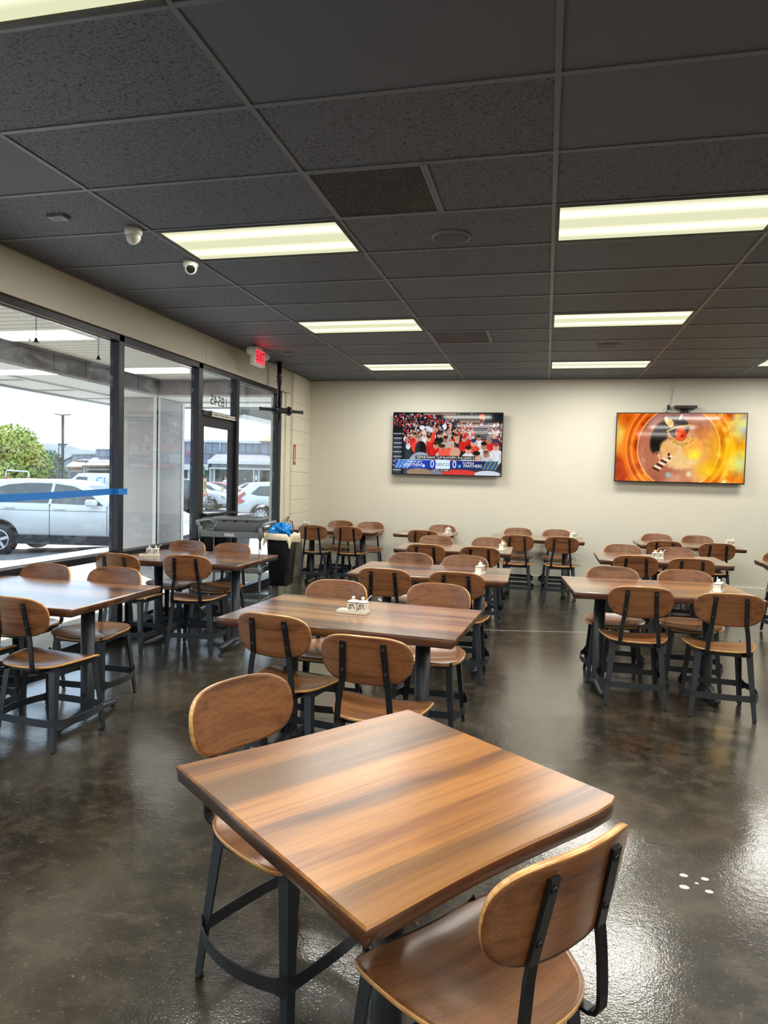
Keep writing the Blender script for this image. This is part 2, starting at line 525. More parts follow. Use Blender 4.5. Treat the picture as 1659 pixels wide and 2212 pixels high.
fl = struct('floor', MB().box(-3.80, XR, YF, YB + .1, -0.12, 0.0), 'floor', 'dark brown polished concrete floor with scuffs', 'floor')
mb = MB()
import math as _m
jp = [(-3.6, 2.55), (-0.387, 3.063), (0.457, 3.281), (5.5, 3.9)]
for a, b in zip(jp[:-1], jp[1:]):
    d = Vector((b[0] - a[0], b[1] - a[1], 0)); n = Vector((-d.y, d.x, 0)).normalized() * 0.004
    mb.add([Vector((*a, .0006)) - n, Vector((*b, .0006)) - n, Vector((*b, .0006)) + n, Vector((*a, .0006)) + n], [(0, 1, 2, 3)])
mb.build('joint_line', 'paper', fl)
for k, (x, y, r) in enumerate([(.583, -1.106, .013), (.658, -1.11, .012), (.57, -1.188, .015), (.655, -1.194, .012), (.621, -1.149, .006)]):
    MB().lathe([(r, 0.0), (r * .9, .0012), (0.0005, .0016)], 12, mat=Matrix.Translation((x, y, 0)) @ Matrix.Diagonal((1.25, .9, 1, 1))).build('paint_spot', 'white_plastic', fl)

struct('wall_back', MB().box(-3.80, XR, YB, YB + .12, 0, 3.2), 'wall_cream', 'cream painted back wall behind the televisions', 'wall')
struct('wall_right', MB().box(XR, XR + .12, YF, YB + .12, 0, 3.2), 'wall_cream', 'cream side wall to the right, out of view', 'wall')
struct('wall_front', MB().box(-3.80, XR, YF - .12, YF, 0, 3.2), 'wall_cream', 'cream wall behind the viewer', 'wall')
struct('baseboard_back', MB().cbox((XR - 3.62) / 2, YB - .008, .072, XR + 3.62, .016, .144, .004), 'baseboard', 'tall cream baseboard along the back wall', 'baseboard')
hd = struct('wall_left', MB().box(-3.80, XL, YF, 5.50, 2.69, 3.1), 'wall_cream_shaded', 'cream header wall above the storefront windows', 'wall')
MB().box(XL, XL + .0012, 2.928, 2.936, 2.69, 3.0).build('panel_joint', 'grey_trim', hd)
MB().box(-3.80, -3.66, 5.20, 5.52, 0, 2.69).build('wall_end', 'block_paint', hd)

# block pier between the last window and the back wall
pier = struct('wall_pier', MB().box(-3.80, -3.635, 5.36, YB, 0, 3.05).box(-3.80, -3.60, 5.535, 6.02, 0, 3.05), 'block_paint', 'cream painted block pier at the end of the windows', 'wall')
bw, bh, g = 0.405, 0.203, 0.005
def blocks(nu, start, width, place):
    """one face of running-bond blocks; place(u0,u1,z0,z1) returns a chamfered block"""
    k, z = 0, 0.145
    while z < 2.99:
        z1 = min(z + bh, 3.0)
        u = start - (bw / 2 if k % 2 else 0)
        while u < start + width - .004:
            a, b = max(u, start), min(u + bw, start + width)
            if b - a > .015:
                place(a + g / 2, b - g / 2, z + g / 2, z1 - g / 2).build('block', 'block_paint', pier)
            u += bw
        z += bh; k += 1
blocks(1, 5.535, .485, lambda a, b, z0, z1: MB().cbox(-3.598, (a + b) / 2, (z0 + z1) / 2, .012, b - a, z1 - z0, .003))
blocks(1, -3.80, .20, lambda a, b, z0, z1: MB().cbox((a + b) / 2, 5.533, (z0 + z1) / 2, b - a, .012, z1 - z0, .003))
blocks(1, 6.02, .34, lambda a, b, z0, z1: MB().cbox(-3.633, (a + b) / 2, (z0 + z1) / 2, .012, b - a, z1 - z0, .003))
tag(MB().cbox(-3.588, 5.777, .072, .016, .50, .144, .004).cbox(-3.70, 5.520, .072, .22, .016, .144, .004).cbox(-3.62, 6.19, .072, .016, .34, .144, .004).build('baseboard_left', 'baseboard'),
    'cream baseboard around the foot of the block pier', 'baseboard', kind='structure')

# ------------------------------------------------------------------ ceiling grid
ceil = struct('ceiling', MB().box(-3.80, XR, YF, YB, 3.06, 3.16), 'plenum', 'black suspended ceiling of fissured lay in tiles', 'ceiling')
cols = [-3.61] + [k * GX for k in range(-2, 5)] + [XR]
r0, r1 = -10, 10
def light_at(ci, r):
    # fixtures sit every fourth row in every other column
    return r % 4 == 0 and ci in (1, 3, 5)
tile_mesh, tile_smooth_mesh, tee_mesh = {}, {}, {}
def tile_me(w, d, smooth):
    k = (round(w, 3), round(d, 3), smooth)
    if k not in tile_mesh:
        tile_mesh[k] = MB().cbox(0, 0, .008, w - .012, d - .012, .016, .003).mesh('ceiling_tile', 'tile_smooth' if smooth else 'tile')
    return tile_mesh[k]
def tee_me(w):
    k = round(w, 3)
    if k not in tee_mesh:
        tee_mesh[k] = MB().box(-w / 2, w / 2, -.012, .012, -.001, .003).box(-w / 2, w / 2, -.001, .001, .003, .035).mesh('cross_tee', 'tee')
    return tee_mesh[k]
smooth_set = {(0, -2), (2, 2), (1, 3), (3, 1), (3, 2), (0, 1), (0, 3), (1, 5), (2, -3), (3, -3), (3, -2), (4, 2)}
lights, registers = [], []
for ci in range(len(cols) - 1):
    x0, x1 = cols[ci], cols[ci + 1]
    w = x1 - x0
    for r in range(r0, r1 + 1):
        y0, y1 = r * GY, min((r + 1) * GY, YB)
        if y0 < YF + .3 or y1 - y0 < .05:
            continue
        yc, xc = (y0 + y1) / 2, (x0 + x1) / 2
        if light_at(ci, r) and r <= 8:
            lights.append((xc, yc, ci, r))
        elif ci == 2 and r in (-1, 5):
            registers.append((x0 + .305, yc, r))
            obj('ceiling_tile', tile_me(w - GY, y1 - y0, False), ceil, (x0 + GY + (w - GY) / 2, yc, H + .004))
            o = obj('cross_tee', tee_me(GY), ceil, (x0 + GY, yc, H)); o.rotation_euler = (0, 0, PI / 2)
        else:
            obj('ceiling_tile', tile_me(w, y1 - y0, (ci, r) in smooth_set), ceil, (xc, yc, H + .004))
        if y1 < YB - .02:
            obj('cross_tee', tee_me(w - .024), ceil, (xc, y1, H))
run_me = MB().box(-.012, .012, YF, YB, -.0015, .003).box(-.001, .001, YF, YB, .003, .04).mesh('grid_runner', 'tee')
for x in cols[1:-1]:
    obj('grid_runner', run_me, ceil, (x, 0, H))
MB().box(XL, XL + .02, YF, YB, -.0015, .003).build('wall_angle', 'tee', ceil, (0, 0, H))
MB().box(XL, XR, YB - .02, YB, -.0015, .003).build('wall_angle', 'tee', ceil, (0, 0, H))

# ------------------------------------------------------------------ ceiling fixtures
names = {(1, -4): 'lit fluorescent ceiling panel cut off at the top left corner of the picture',
         (1, 0): 'largest lit fluorescent panel left of the ceiling speaker, beside the dome cameras',
         (1, 4): 'lit fluorescent panel in the left row, second from the back wall',
         (1, 8): 'lit fluorescent panel in the left row, closest to the back wall',
         (3, 0): 'large lit fluorescent panel at the upper right of the picture',
         (3, 4): 'lit fluorescent panel right of centre, second from the back wall',
         (3, 8): 'lit fluorescent panel right of centre, closest to the back wall',
         (5, 8): 'lit fluorescent panel just peeking in at the right edge'}
lens_me = MB().box(-.578, .578, -.272, .272, 0, .004).mesh('lens', 'lens')
fr_me = MB().box(-.600, .600, -.296, -.272, -.004, .05).box(-.600, .600, .272, .296, -.004, .05).box(-.600, -.578, -.272, .272, -.004, .05).box(.578, .600, -.272, .272, -.004, .05).box(-.600, .600, -.296, .296, .05, .055).mesh('housing', 'black_trim')
for (x, y, ci, r) in lights:
    lab = names.get((ci, r), 'lit fluorescent ceiling panel overhead, outside the picture')
    t = thing('ceiling_light', lab, 'ceiling light', (x, y, H), group='fluorescent ceiling panels')
    obj('housing', fr_me, t)
    obj('lens', lens_me, t, (0, 0, .006))
    ld = bpy.data.lights.new('fluorescent_tubes', 'AREA')
    ld.shape = 'RECTANGLE'; ld.size, ld.size_y = 1.10, .50
    ld.energy = LAMP_W; ld.color = LAMP_COL
    lo = bpy.data.objects.new('fluorescent_tubes', ld)
    C.objects.link(lo); lo.parent = t; lo.location = (0, 0, -.006)

for (x, y, r) in registers:
    t = thing('air_register', 'square perforated black air grille in the ceiling ' + ('beside the large light' if r == -1 else 'farther back, between the light rows'), 'vent', (x, y, H), group='ceiling air grilles')
    MB().box(-.29, .29, -.29, .29, .012, .02).build('backing', 'black_plastic', t)
    MB().box(-.296, .296, -.296, -.282, -.002, .02).box(-.296, .296, .282, .296, -.002, .02).box(-.296, -.282, -.282, .282, -.002, .02).box(.282, .296, -.282, .282, -.002, .02).build('frame', 'tee', t)
    mb = MB()
    for k in range(47):
        q = -.276 + k * .012
        mb.box(q, q + .006, -.282, .282, .002, .008)
        mb.box(-.282, .282, q, q + .006, .004, .010)
    o = mb.build('mesh_grille', 'grille', t); o['kind'] = 'stuff'

for k, (x, y, lab) in enumerate([(-.614, .40, 'round black flush ceiling speaker beside the perforated grille'), (.607, 3.945, 'round black flush ceiling speaker behind the second right hand light')]):
    t = thing('ceiling_speaker', lab, 'speaker', (x, y, H), group='flush ceiling speakers')
    MB().lathe([(.122, .004), (.122, -.004), (.116, -.008), (.108, -.008), (.106, -.003)], 32, cap=False).build('trim_ring', 'tee', t)
    MB().lathe([(.107, .002), (.107, -.004), (.09, -.007), (.0005, -.009)], 32).build('grille', 'speaker_cloth', t)

for k, (x, y, az, lab) in enumerate([(-2.53, -.05, 2.4, 'white dome camera turned away, left of the largest light panel'), (-2.50, .60, -1.05, 'white dome camera showing its black lens, below the largest light panel')]):
    t = thing('dome_camera', lab, 'security camera', (x, y, H), group='white dome cameras')
    MB().lathe([(.052, .004), (.054, -.02), (.05, -.034), (.044, -.04)], 24).build('base', 'white_plastic', t)
    Q = Matrix.Translation((0, 0, -.045)) @ Matrix.Rotation(az, 4, 'Z') @ Matrix.Rotation(math.radians(112), 4, 'Y')
    prof = [(.0005, -.044)] + [(.044 * math.sin(a), -.044 * math.cos(a)) for a in [i * PI / 10 for i in range(1, 8)]] + [(.034, .036)]
    MB().lathe(prof, 24, mat=Q).build('eyeball', 'white_plastic', t)
    MB().lathe([(.030, .030), (.030, .039), (.024, .041), (.0005, .041)], 20, mat=Q).build('lens_window', 'tv_black', t)
for k, (x, y, lab) in enumerate([(-2.861, -.307, 'small flat grey plate on a ceiling tile near the upper left window'), (-3.098, 4.015, 'small dark plate on a ceiling tile right of the exit sign')]):
    t = thing('cover_plate', lab, 'cover plate', (x, y, H))
    MB().cbox(0, 0, -.004, .115, .07, .02, .003).build('plate', 'tee', t)
    MB().box(-.02, .02, -.004, .004, -.0155, -.0135).build('slot', 'black_plastic', t)

# ------------------------------------------------------------------ storefront
FX0, FX1 = -3.735, -3.640        # frame depth
GLX = -3.700
def frame_bar(y0, y1, z0, z1, name, parent, x0=FX0, x1=FX1):
    return MB().cbox((x0 + x1) / 2, (y0 + y1) / 2, (z0 + z1) / 2, x1 - x0, y1 - y0, z1 - z0, .003).build(name, 'frame', parent)
def pane(y0, y1, z0, z1, parent):
    return MB().box(GLX - .003, GLX + .003, y0, y1, z0, z1).build('pane', 'glass', parent)
HEAD, RAIL = 2.69, 0.79
def window(n, ya, yb, label, left_post, right_post, rail=True):
    t = thing('window_%d' % n, label, 'window', (0, 0, 0), kind='structure')
    frame_bar(ya, yb, HEAD - .055, HEAD, 'head', t)
    frame_bar(ya, yb, 0.0, .10, 'sill', t)
    if left_post:
        frame_bar(*left_post, 0, HEAD, 'mullion', t)
    if right_post:
        frame_bar(*right_post, 0, HEAD, 'mullion', t)
    a = left_post[1] if left_post else ya
    b = right_post[0] if right_post else yb
    if rail:
        frame_bar(a, b, RAIL - .055, RAIL, 'mid_rail', t)
        pane(a, b, RAIL, HEAD - .055, t)
        pane(a, b, .10, RAIL - .055, t)
        MB().box(GLX + .003, GLX + .012, a, b, HEAD - .068, HEAD - .055).box(GLX + .003, GLX + .012, a, b, RAIL, RAIL + .012).build('glazing_bead', 'chrome', t)
    else:
        pane(a, b, .10, HEAD - .055, t)
    return t
w1 = window(1, .06, 1.51, 'large dark framed storefront window with blue tape across it', (.02, .075), (1.435, 1.51))
w2 = window(2, 1.51, 2.93, 'smeared storefront window in front of the outdoor pillar', None, (2.84, 2.93))
w3 = window(3, 3.84, 5.20, 'storefront window right of the glass door', (3.78, 3.84), (5.12, 5.20))
w4 = window(4, -1.36, .02, 'storefront window beyond the left edge', (-1.36, -1.30), None)
w5 = window(5, -2.80, -1.36, 'storefront window farther behind the left edge', (-2.80, -2.74), None)
w6 = window(6, -4.24, -2.80, 'storefront window beside the viewer', (-4.24, -4.18), None)
struct('wall_left_front', MB().box(-3.80, -3.64, YF, -4.24, 0, 2.69), 'wall_cream_shaded', 'cream wall section behind the viewer', 'wall')

# the glass door with its transom
d = thing('door_1', 'black framed glass entrance door with house number transom', 'door', kind='structure')
frame_bar(2.93, 3.78, HEAD - .055, HEAD, 'head', d)
frame_bar(2.93, 3.78, 2.14, 2.20, 'transom_bar', d)
tp = pane(2.93, 3.78, 2.20, HEAD - .055, d)
frame_bar(2.935, 3.03, .02, 2.135, 'stile', d, -3.72, -3.675)
frame_bar(3.685, 3.775, .02, 2.135, 'stile', d, -3.72, -3.675)
frame_bar(3.03, 3.685, 2.03, 2.135, 'top_rail', d, -3.72, -3.675)
frame_bar(3.03, 3.685, .02, .27, 'bottom_rail', d, -3.72, -3.675)
pane(3.03, 3.685, .27, 2.03, d)
pb = MB().tube([(-3.61, 2.95, 1.05), (-3.61, 3.70, 1.05)], .018, 10).build('push_bar', 'frame', d)
MB().box(-3.68, -3.60, 2.94, 2.97, 1.03, 1.07).box(-3.68, -3.60, 3.68, 3.71, 1.03, 1.07).build('bracket', 'frame', pb)
MB().cbox(-3.655, 3.02, 2.17, .05, .20, .045, .004).build('door_closer', 'frame', d)
cl = MB().tube([(-3.64, 2.98, 2.19), (-3.60, 3.06, 2.20), (-3.63, 3.10, 2.15)], .006, 6).build('closer_arm', 'chrome', d)
st = MB().box(-3.6405, -3.6385, 2.99, 3.72, 2.146, 2.190).build('notice_strip', 'paper', d)
RY = (PI / 2, 0, PI / 2)
text('lettering', 'THIS DOOR TO REMAIN UNLOCKED DURING BUSINESS HOURS', .028, 'dark_ink', st, (-3.6378, 3.355, 2.168), RY, mirror=True, sx=.92)
text('house_number', '18545', .155, 'dark_ink', tp, (GLX + .0045, 3.42, 2.335), RY, mirror=True, sx=1.15)
sg = MB().box(GLX + .012, GLX + .0135, 3.005, 3.125, 1.235, 1.455).build('push_sign', 'paper', d)
text('lettering', 'PUSH', .04, 'red_print', sg, (GLX + .0145, 3.066, 1.262), RY)
MB().lathe([(.016, 0), (.016, .001)], 16, mat=Matrix.Translation((GLX + .0135, 3.025, 1.435)) @ Matrix.Rotation(PI / 2, 4, 'Y')).build('red_dot', 'red_print', sg)
mb = MB()
for yy, w_, h_ in ((3.035, .016, .10), (3.035, .028, .03)):
    mb.box(GLX + .0137, GLX + .0143, yy - w_ / 2, yy + w_ / 2, 1.30, 1.30 + h_)
ring = [(3.092 + .018 * math.cos(a), 1.375 + .038 * math.sin(a)) for a in [2 * PI * k / 20 for k in range(21)]]
mb.tube([(GLX + .014, y, z) for y, z in ring], .0035, 5)
mb.build('pictogram', 'dark_ink', sg)
tl = MB().box(GLX + .006, GLX + .0075, 3.01, 3.09, 1.49, 1.585).build('teal_sticker', 'teal', d)
mb = MB().tube([(GLX + .008, 3.05 + .018 * math.cos(a), 1.522 + .02 * math.sin(a)) for a in [2 * PI * k / 16 for k in range(17)]], .003, 5)
mb.box(GLX + .0077, GLX + .0085, 3.046, 3.054, 1.535, 1.565).build('symbol', 'white_plastic', tl)
MB().lathe([(.032, 0), (.032, .001)], 20, mat=Matrix.Translation((GLX + .006, 3.53, 1.335)) @ Matrix.Rotation(PI / 2, 4, 'Y')).build('round_sticker', 'paper', d)
MB().box(GLX + .006, GLX + .0075, 3.003, 3.02, 1.60, 1.72).build('small_sticker', 'paper', d)

# blue tape over the first window
mb = MB()
P0 = [(.076, 1.262, 1.318), (.5, 1.272, 1.326), (1.0, 1.286, 1.338), (1.4335, 1.298, 1.352)]
mb.loft([[(GLX + .0075, y, a), (GLX + .0075, y, b), (GLX + .0085, y, b), (GLX + .0085, y, a)] for y, a, b in P0], True, True, 0, False)
mb.loft([[(x, y, 1.298), (x, y, 1.352), (x + .001, y - .001, 1.352), (x + .001, y - .001, 1.298)] for x, y in ((GLX + .008, 1.4325), (-3.639, 1.4325), (-3.6385, 1.5115))], True, True, 0, False)
mb.loft([[(x, y, a), (x, y, b), (x + .001, y, b), (x + .001, y, a)] for x, y, a, b in ((-3.6385, 1.5115, 1.298, 1.352), (-3.6385, 1.56, 1.300, 1.352))], True, True, 0, False)
tag(mb.build('painter_tape', 'tape'), 'strip of blue painter tape stuck across the first window', 'tape')

# chains with small bells left hanging from the window head
for k, (y, lab) in enumerate([(.47, 'short bead chain with a small bell, left one in the first window'), (1.19, 'short bead chain with a small bell, right one near the mullion')]):
    t = thing('hanging_chain', lab, 'chain', (-3.672, y, 2.635), group='chains hanging in the first window')
    mb = MB()
    for i in range(12):
        mb.tube([(0.004 * math.cos(a) * (1 if i % 2 else .3), .004 * math.cos(a) * (.3 if i % 2 else 1), -.012 - i * .0135 + .009 * math.sin(a)) for a in [2 * PI * q / 8 for q in range(9)]], .0013, 4)
    mb.build('chain', 'bolt', t)
    MB().lathe([(.003, -.168), (.009, -.176), (.012, -.192), (.022, -.200), (.022, -.203), (.0005, -.203)], 14).build('bell', 'steel2', t)

# ------------------------------------------------------------------ exit sign
t = thing('exit_sign', 'lit red exit sign hanging from the ceiling by the door', 'exit sign', (-3.30, 3.65, 3.0))
MB().cbox(-.03, 0, -.118, .06, .31, .20, .008).build('housing', 'white_plastic', t)
MB().cbox(-.03, 0, -.010, .05, .20, .02, .003).build('canopy', 'white_plastic', t)
pn = MB().cbox(.0015, 0.004, -.118, .005, .235, .155, .002).build('lit_panel', 'exit_red', t)
text('lettering', 'EXIT', .155, 'exit_letter', pn, (.0048, 0.004, -.118), RY, sx=.72)
for s_ in (-1, 1):
    Q = Matrix.Translation((-.03, s_ * .205, -.075)) @ Matrix.Rotation(s_ * -.5, 4, 'Z') @ Matrix.Rotation(PI / 2 - .3, 4, 'Y')
    h = MB().lathe([(.018, -.045), (.042, -.028), (.05, .0), (.05, .03), (.046, .034), (.0005, .034)], 20, mat=Q).build('lamp_head', 'white_plastic', t)
    MB().cbox(-.03, s_ * .168, -.085, .02, .05, .03, .003).build('knuckle', 'white_plastic', h)
rl = bpy.data.lights.new('exit_glow', 'AREA'); rl.energy = .9; rl.color = (1, .03, .05); rl.size = .2
ro = bpy.data.objects.new('exit_glow', rl); C.objects.link(ro); ro.parent = t; ro.location = (.012, 0, -.10); ro.rotation_euler = (0, math.radians(-115), 0)

# ------------------------------------------------------------------ empty television bracket on a pole
t = thing('tv_ceiling_mount', 'empty black ceiling pole mount with side arms by the last window', 'tv mount', (-3.47, 4.67, 3.0))
MB().lathe([(.06, 0), (.06, -.008), (.03, -.012)], 20).build('ceiling_plate', 'steel2', t)
MB().lathe([(.030, -.008), (.030, -.30), (.024, -.302), (.024, -.76)], 16).build('pole', 'steel2', t)
for z in (-.19, -.255):
    for s_ in (-1, 1):
        MB().lathe([(.007, .028), (.007, .038)], 8, mat=Matrix.Translation((0, 0, z)) @ Matrix.Rotation(s_ * PI / 2, 4, 'Y')).build('clamp_bolt', 'bolt', t)
ax = Vector((.62, .78, 0)).normalized()
Q = Matrix.Translation((.05, -.02, -.635)) @ Matrix.Rotation(math.atan2(ax.y, ax.x), 4, 'Z')
MB().cbox(0, 0, 0, .20, .06, .07, .008, mat=Q).build('head', 'steel2', t)
for s_ in (-1, 1):
    MB().lathe([(.055, -.02), (.062, -.012), (.062, .012), (.055, .02)], 8, mat=Q @ Matrix.Translation((s_ * .105, 0, 0)) @ Matrix.Rotation(PI / 2, 4, 'Y')).build('flange', 'steel2', t)
    a = MB().cbox(s_ * .215, 0, 0, .20, .03, .04, .004, mat=Q).build('arm', 'steel2', t)
    MB().cbox(s_ * .318, 0, 0, .014, .036, .05, .004, mat=Q).build('end_cap', 'steel', a)

# ------------------------------------------------------------------ extinguisher and its sign
t = thing('fire_extinguisher', 'red fire extinguisher with a paper tag hung on the block pier', 'extinguisher', (-3.600, 5.42, .45))
MB().lathe([(.05, 0), (.055, .01), (.055, .33), (.04, .37), (.02, .385)], 20).build('cylinder', 'red_paint', t)
MB().lathe([(.018, .385), (.022, .40), (.016, .42)], 12).build('valve', 'bolt', t)
MB().bar([(0, .0, .42), (.02, -.05, .435), (.03, -.10, .43)], .02, .005, Vector((1, 0, 0))).bar([(0, 0, .43), (.02, -.04, .46), (.03, -.09, .475)], .02, .005, Vector((1, 0, 0))).build('handle', 'steel2', t)
MB().tube([(.02, 0, .41), (.07, -.01, .40), (.085, -.01, .3), (.075, -.01, .18)], .008, 8).build('hose', 'black_plastic', t)
MB().lathe([(.056, .12), (.056, .27)], 20, cap=False).build('label_band', 'label_white', t)
Q = Matrix.Translation((-.01, -.07, .40)) @ Euler((.3, -.5, .4)).to_matrix().to_4x4()
MB().box(-.06, .06, -.001, .001, -.06, .05, mat=Q).build('paper_tag', 'paper', t)
t = thing('extinguisher_sign', 'narrow red arrow sign on the corner of the block pier', 'sign', (-3.590, 5.60, 1.82))
MB().box(0, .002, -.05, .05, -.145, .145).build('plate', 'red_sign', t)
MB().box(.002, .003, -.012, .012, -.07, .11).prism([(-.03, -.07), (.03, -.07), (0, -.125)], .002, .003, mat=Matrix(((0, 0, 1, 0), (1, 0, 0, 0), (0, 1, 0, 0), (0, 0, 0, 1)))).build('arrow', 'label_white', t)

# wall outlet
t = thing('wall_outlet', 'white duplex outlet low on the back wall', 'outlet', (.497, 6.36, .385))
MB().cbox(0, -.004, 0, .075, .008, .118, .002).build('plate', 'white_plastic', t)
for z in (-.024, .024):
    s_ = MB().cbox(0, -.009, z, .034, .004, .03, .002).build('socket', 'label_white', t)
    MB().box(-.009, -.006, -.0115, -.0112, z - .006, z + .006).box(.006, .009, -.0115, -.0112, z - .006, z + .006).build('slot', 'dark_ink', s_)

# ================================================================== CHAIRS
def ring_on(outline, k, zfun):
    return [(x * k, y * k + (1 - k) * -.03, zfun(x * k, y * k + (1 - k) * -.03)) for x, y in outline]
def seat_mesh():
    half = [(0.0, .168), (.12, .166), (.200, .150), (.226, .105), (.226, .04), (.215, -.05), (.190, -.13), (.150, -.195), (.085, -.232), (0, -.240)]
    out = half + [(-x, y) for x, y in reversed(half[1:-1])]
    out = smooth_closed(out, 2)
    def zt(x, y):
        z = .452 + .016 * (abs(x) / .22) ** 2.2 - .012 * math.exp(-((y + .08) / .10) ** 2) * (1 - min(1, (abs(x) / .2) ** 2))
        z -= .022 * max(0, (y - .06) / .11) ** 2
        z += .012 * max(0, (-y - .12) / .12) ** 2
        return z
    th = .0125
    mb = MB()
    ks = (.02, .3, .6, .82, .95, 1.0)
    rt = [ring_on(out, k, zt) for k in ks]
    rb = [ring_on(out, k, lambda x, y: zt(x, y) - th) for k in ks]
    mb.loft(rt, True, False, 0); mb.add(rt[0], [tuple(range(len(out)))], 0, True)
    mb.loft(rb, True, False, 0); mb.add(rb[0], [tuple(range(len(out)))], 0, True)
    mb.loft([[(x * 1.0, y, z) for x, y, z in rt[-1]], [(x * 1.006, y * 1.006, z - .003) for x, y, z in rt[-1]], [(x * 1.006, y * 1.006, z + .003) for x, y, z in rb[-1]], rb[-1]], True, False, 1)
    return mb.mesh('seat', ['walnut_seat', 'ply'])
def back_surface(u, w):
    """u sideways, w upward from the middle of the backrest (metres) -> point on the front face"""
    a = u / .46
    lean = math.radians(11)
    x = .46 * math.sin(a)
    fwd = .46 * (1 - math.cos(a))
    return Vector((x, -.268 + fwd - w * math.sin(lean), .732 + w * math.cos(lean)))
def back_mesh():
    a, b, e = .209, .109, 3.3
    out = []
    for k in range(56):
        th = 2 * PI * k / 56
        c, s_ = math.cos(th), math.sin(th)
        u = a * math.copysign(abs(c) ** (2 / e), c)
        w = b * math.copysign(abs(s_) ** (2 / (3.0 if s_ > 0 else 2.5)), s_)
        out.append((u * (1 - .05 * (w < 0) * abs(w) / b), w))
    mb = MB()
    ks = (.02, .25, .5, .75, .93, 1.0)
    nrm = Vector((0, -1, 0))
    F = [[back_surface(u * k, w * k) for u, w in out] for k in ks]
    def off(p, t):
        a_ = math.asin(max(-1, min(1, p.x / .46)))
        return p + Vector((math.sin(a_) * .98, -math.cos(a_) * .98, -.19)) * t
    B = [[off(p, .0135) for p in r] for r in F]
    for R_ in (F, B):
        mb.loft(R_, True, False, 0); mb.add(R_[0], [tuple(range(56))], 0, True)
    mid = [(p + q) / 2 + ((p + q) / 2 - Vector((0, -.268, .732))) * .008 for p, q in zip(F[-1], B[-1])]
    mb.loft([F[-1], mid, B[-1]], True, False, 1)
    return mb.mesh('backrest', ['walnut', 'ply'])
def strut_mesh(s_):
    p = [(s_ * .112, -.06, .432), (s_ * .119, -.20, .430), (s_ * .120, -.232, .431), (s_ * .121, -.247, .438), (s_ * .121, -.2545, .452), (s_ * .119, -.257, .48),
         (s_ * .115, -.2575, .53), (s_ * .110, -.2575, .575), (s_ * .106, -.257, .605)]
    for w in (-.10, -.03, .04, .078):
        q = back_surface(s_ * (.101 - .0 * w) - s_ * (w + .1) * .06, w)
        p.append((q.x, q.y - .0195, q.z))
    return MB().bar(p, .026, .009, Vector((1, 0, 0))).mesh('strut', 'steel2')
def bolt_meshes():
    r = []
    for s_ in (-1, 1):
        for w in (-.055, .055):
            q = back_surface(s_ * .101 - s_ * (w + .1) * .06, w)
            Q = Matrix.Translation((q.x, q.y - .0235, q.z)) @ Matrix.Rotation(PI / 2 + math.radians(11), 4, 'X')
            r.append((s_, MB().lathe([(.0085, 0), (.008, .003), (.004, .0045), (.0038, .002), (.0005, .002)], 10, mat=Q).mesh('bolt', 'bolt')))
    return r
LT, LB, LZ = (.170, .158), (.203, .200), .437     # leg corner at the seat frame / at the floor
def leg_pt(sx, sy, z):
    k = z / LZ
    return Vector((sx * (LB[0] + (LT[0] - LB[0]) * k), sy * (LB[1] + (LT[1] - LB[1]) * k), z))
def leg_mesh(sx, sy):
    mb = MB()
    rings = []
    for z in (.008, .10, .25, .38, LZ):
        w = .026 + .014 * z / LZ
        p = leg_pt(sx, sy, z)
        t_ = .005
        prof = [(0, 0), (w, 0), (w, t_), (t_, t_), (t_, w), (0, w)]
        rings.append([p + Vector((-sx * a, -sy * b, 0)) for a, b in prof])
    mb.loft(rings, True, True, 0, False)
    return mb.mesh('leg', 'steel')
def band_mesh(name, c0, c1, zc, h, bow, flare):
    """flat strap between two legs, bowed outward, flaring into the legs"""
    a, b = Vector(c0), Vector(c1)
    d = b - a
    n = Vector((d.y, -d.x, 0)).normalized()
    mid = (a + b) / 2
    if n.dot(Vector((mid.x, mid.y, 0))) < 0:
        n = -n
    rings = []
    N = 14
    for i in range(N + 1):
        t = i / N
        e = min(t, 1 - t) * d.length
        fl_ = flare * max(0, 1 - e / .035) ** 2
        p = a + d * t + n * bow * (1 - (2 * t - 1) ** 2) ** .8
        hh = h / 2 + fl_
        lean = Vector((0, 0, 0))
        rings.append([Vector((p.x, p.y, zc - hh)), Vector((p.x, p.y, zc + hh)), Vector((p.x, p.y, zc + hh)) - n * .004, Vector((p.x, p.y, zc - hh)) - n * .004])
    return MB().loft(rings, True, True, 0, False).mesh(name, 'steel')
def make_chair(detail):
    t = thing('dining_chair', 'walnut chair with black steel frame', 'chair')
    obj('seat', ME['seat'], t)
    obj('backrest', ME['back'], t)
    for s_ in (-1, 1):
        st = obj('strut', ME['strut%d' % s_], t)
        if detail:
            for q, bm_ in ME['bolts']:
                if q == s_:
                    obj('bolt', bm_, st)
    obj('seat_frame', ME['apron'], t)
    for sx in (-1, 1):
        for sy in (-1, 1):
            lg = obj('leg', ME['leg%d%d' % (sx, sy)], t)
            if detail:
                obj('glide', ME['glide'], lg, leg_pt(sx, sy, 0) + Vector((-sx * .012, -sy * .012, 0)))
    for k in range(4):
        obj('stretcher', ME['band%d' % k], t)
    return t
ME = {'seat': seat_mesh(), 'back': back_mesh(), 'strut-1': strut_mesh(-1), 'strut1': strut_mesh(1), 'bolts': bolt_meshes(),
      'glide': MB().lathe([(.011, 0), (.012, .004), (.008, .012), (.006, .02)], 10).mesh('glide', 'glide')}
for sx in (-1, 1):
    for sy in (-1, 1):
        ME['leg%d%d' % (sx, sy)] = leg_mesh(sx, sy)
zs = .150
q = {(sx, sy): leg_pt(sx, sy, zs) for sx in (-1, 1) for sy in (-1, 1)}
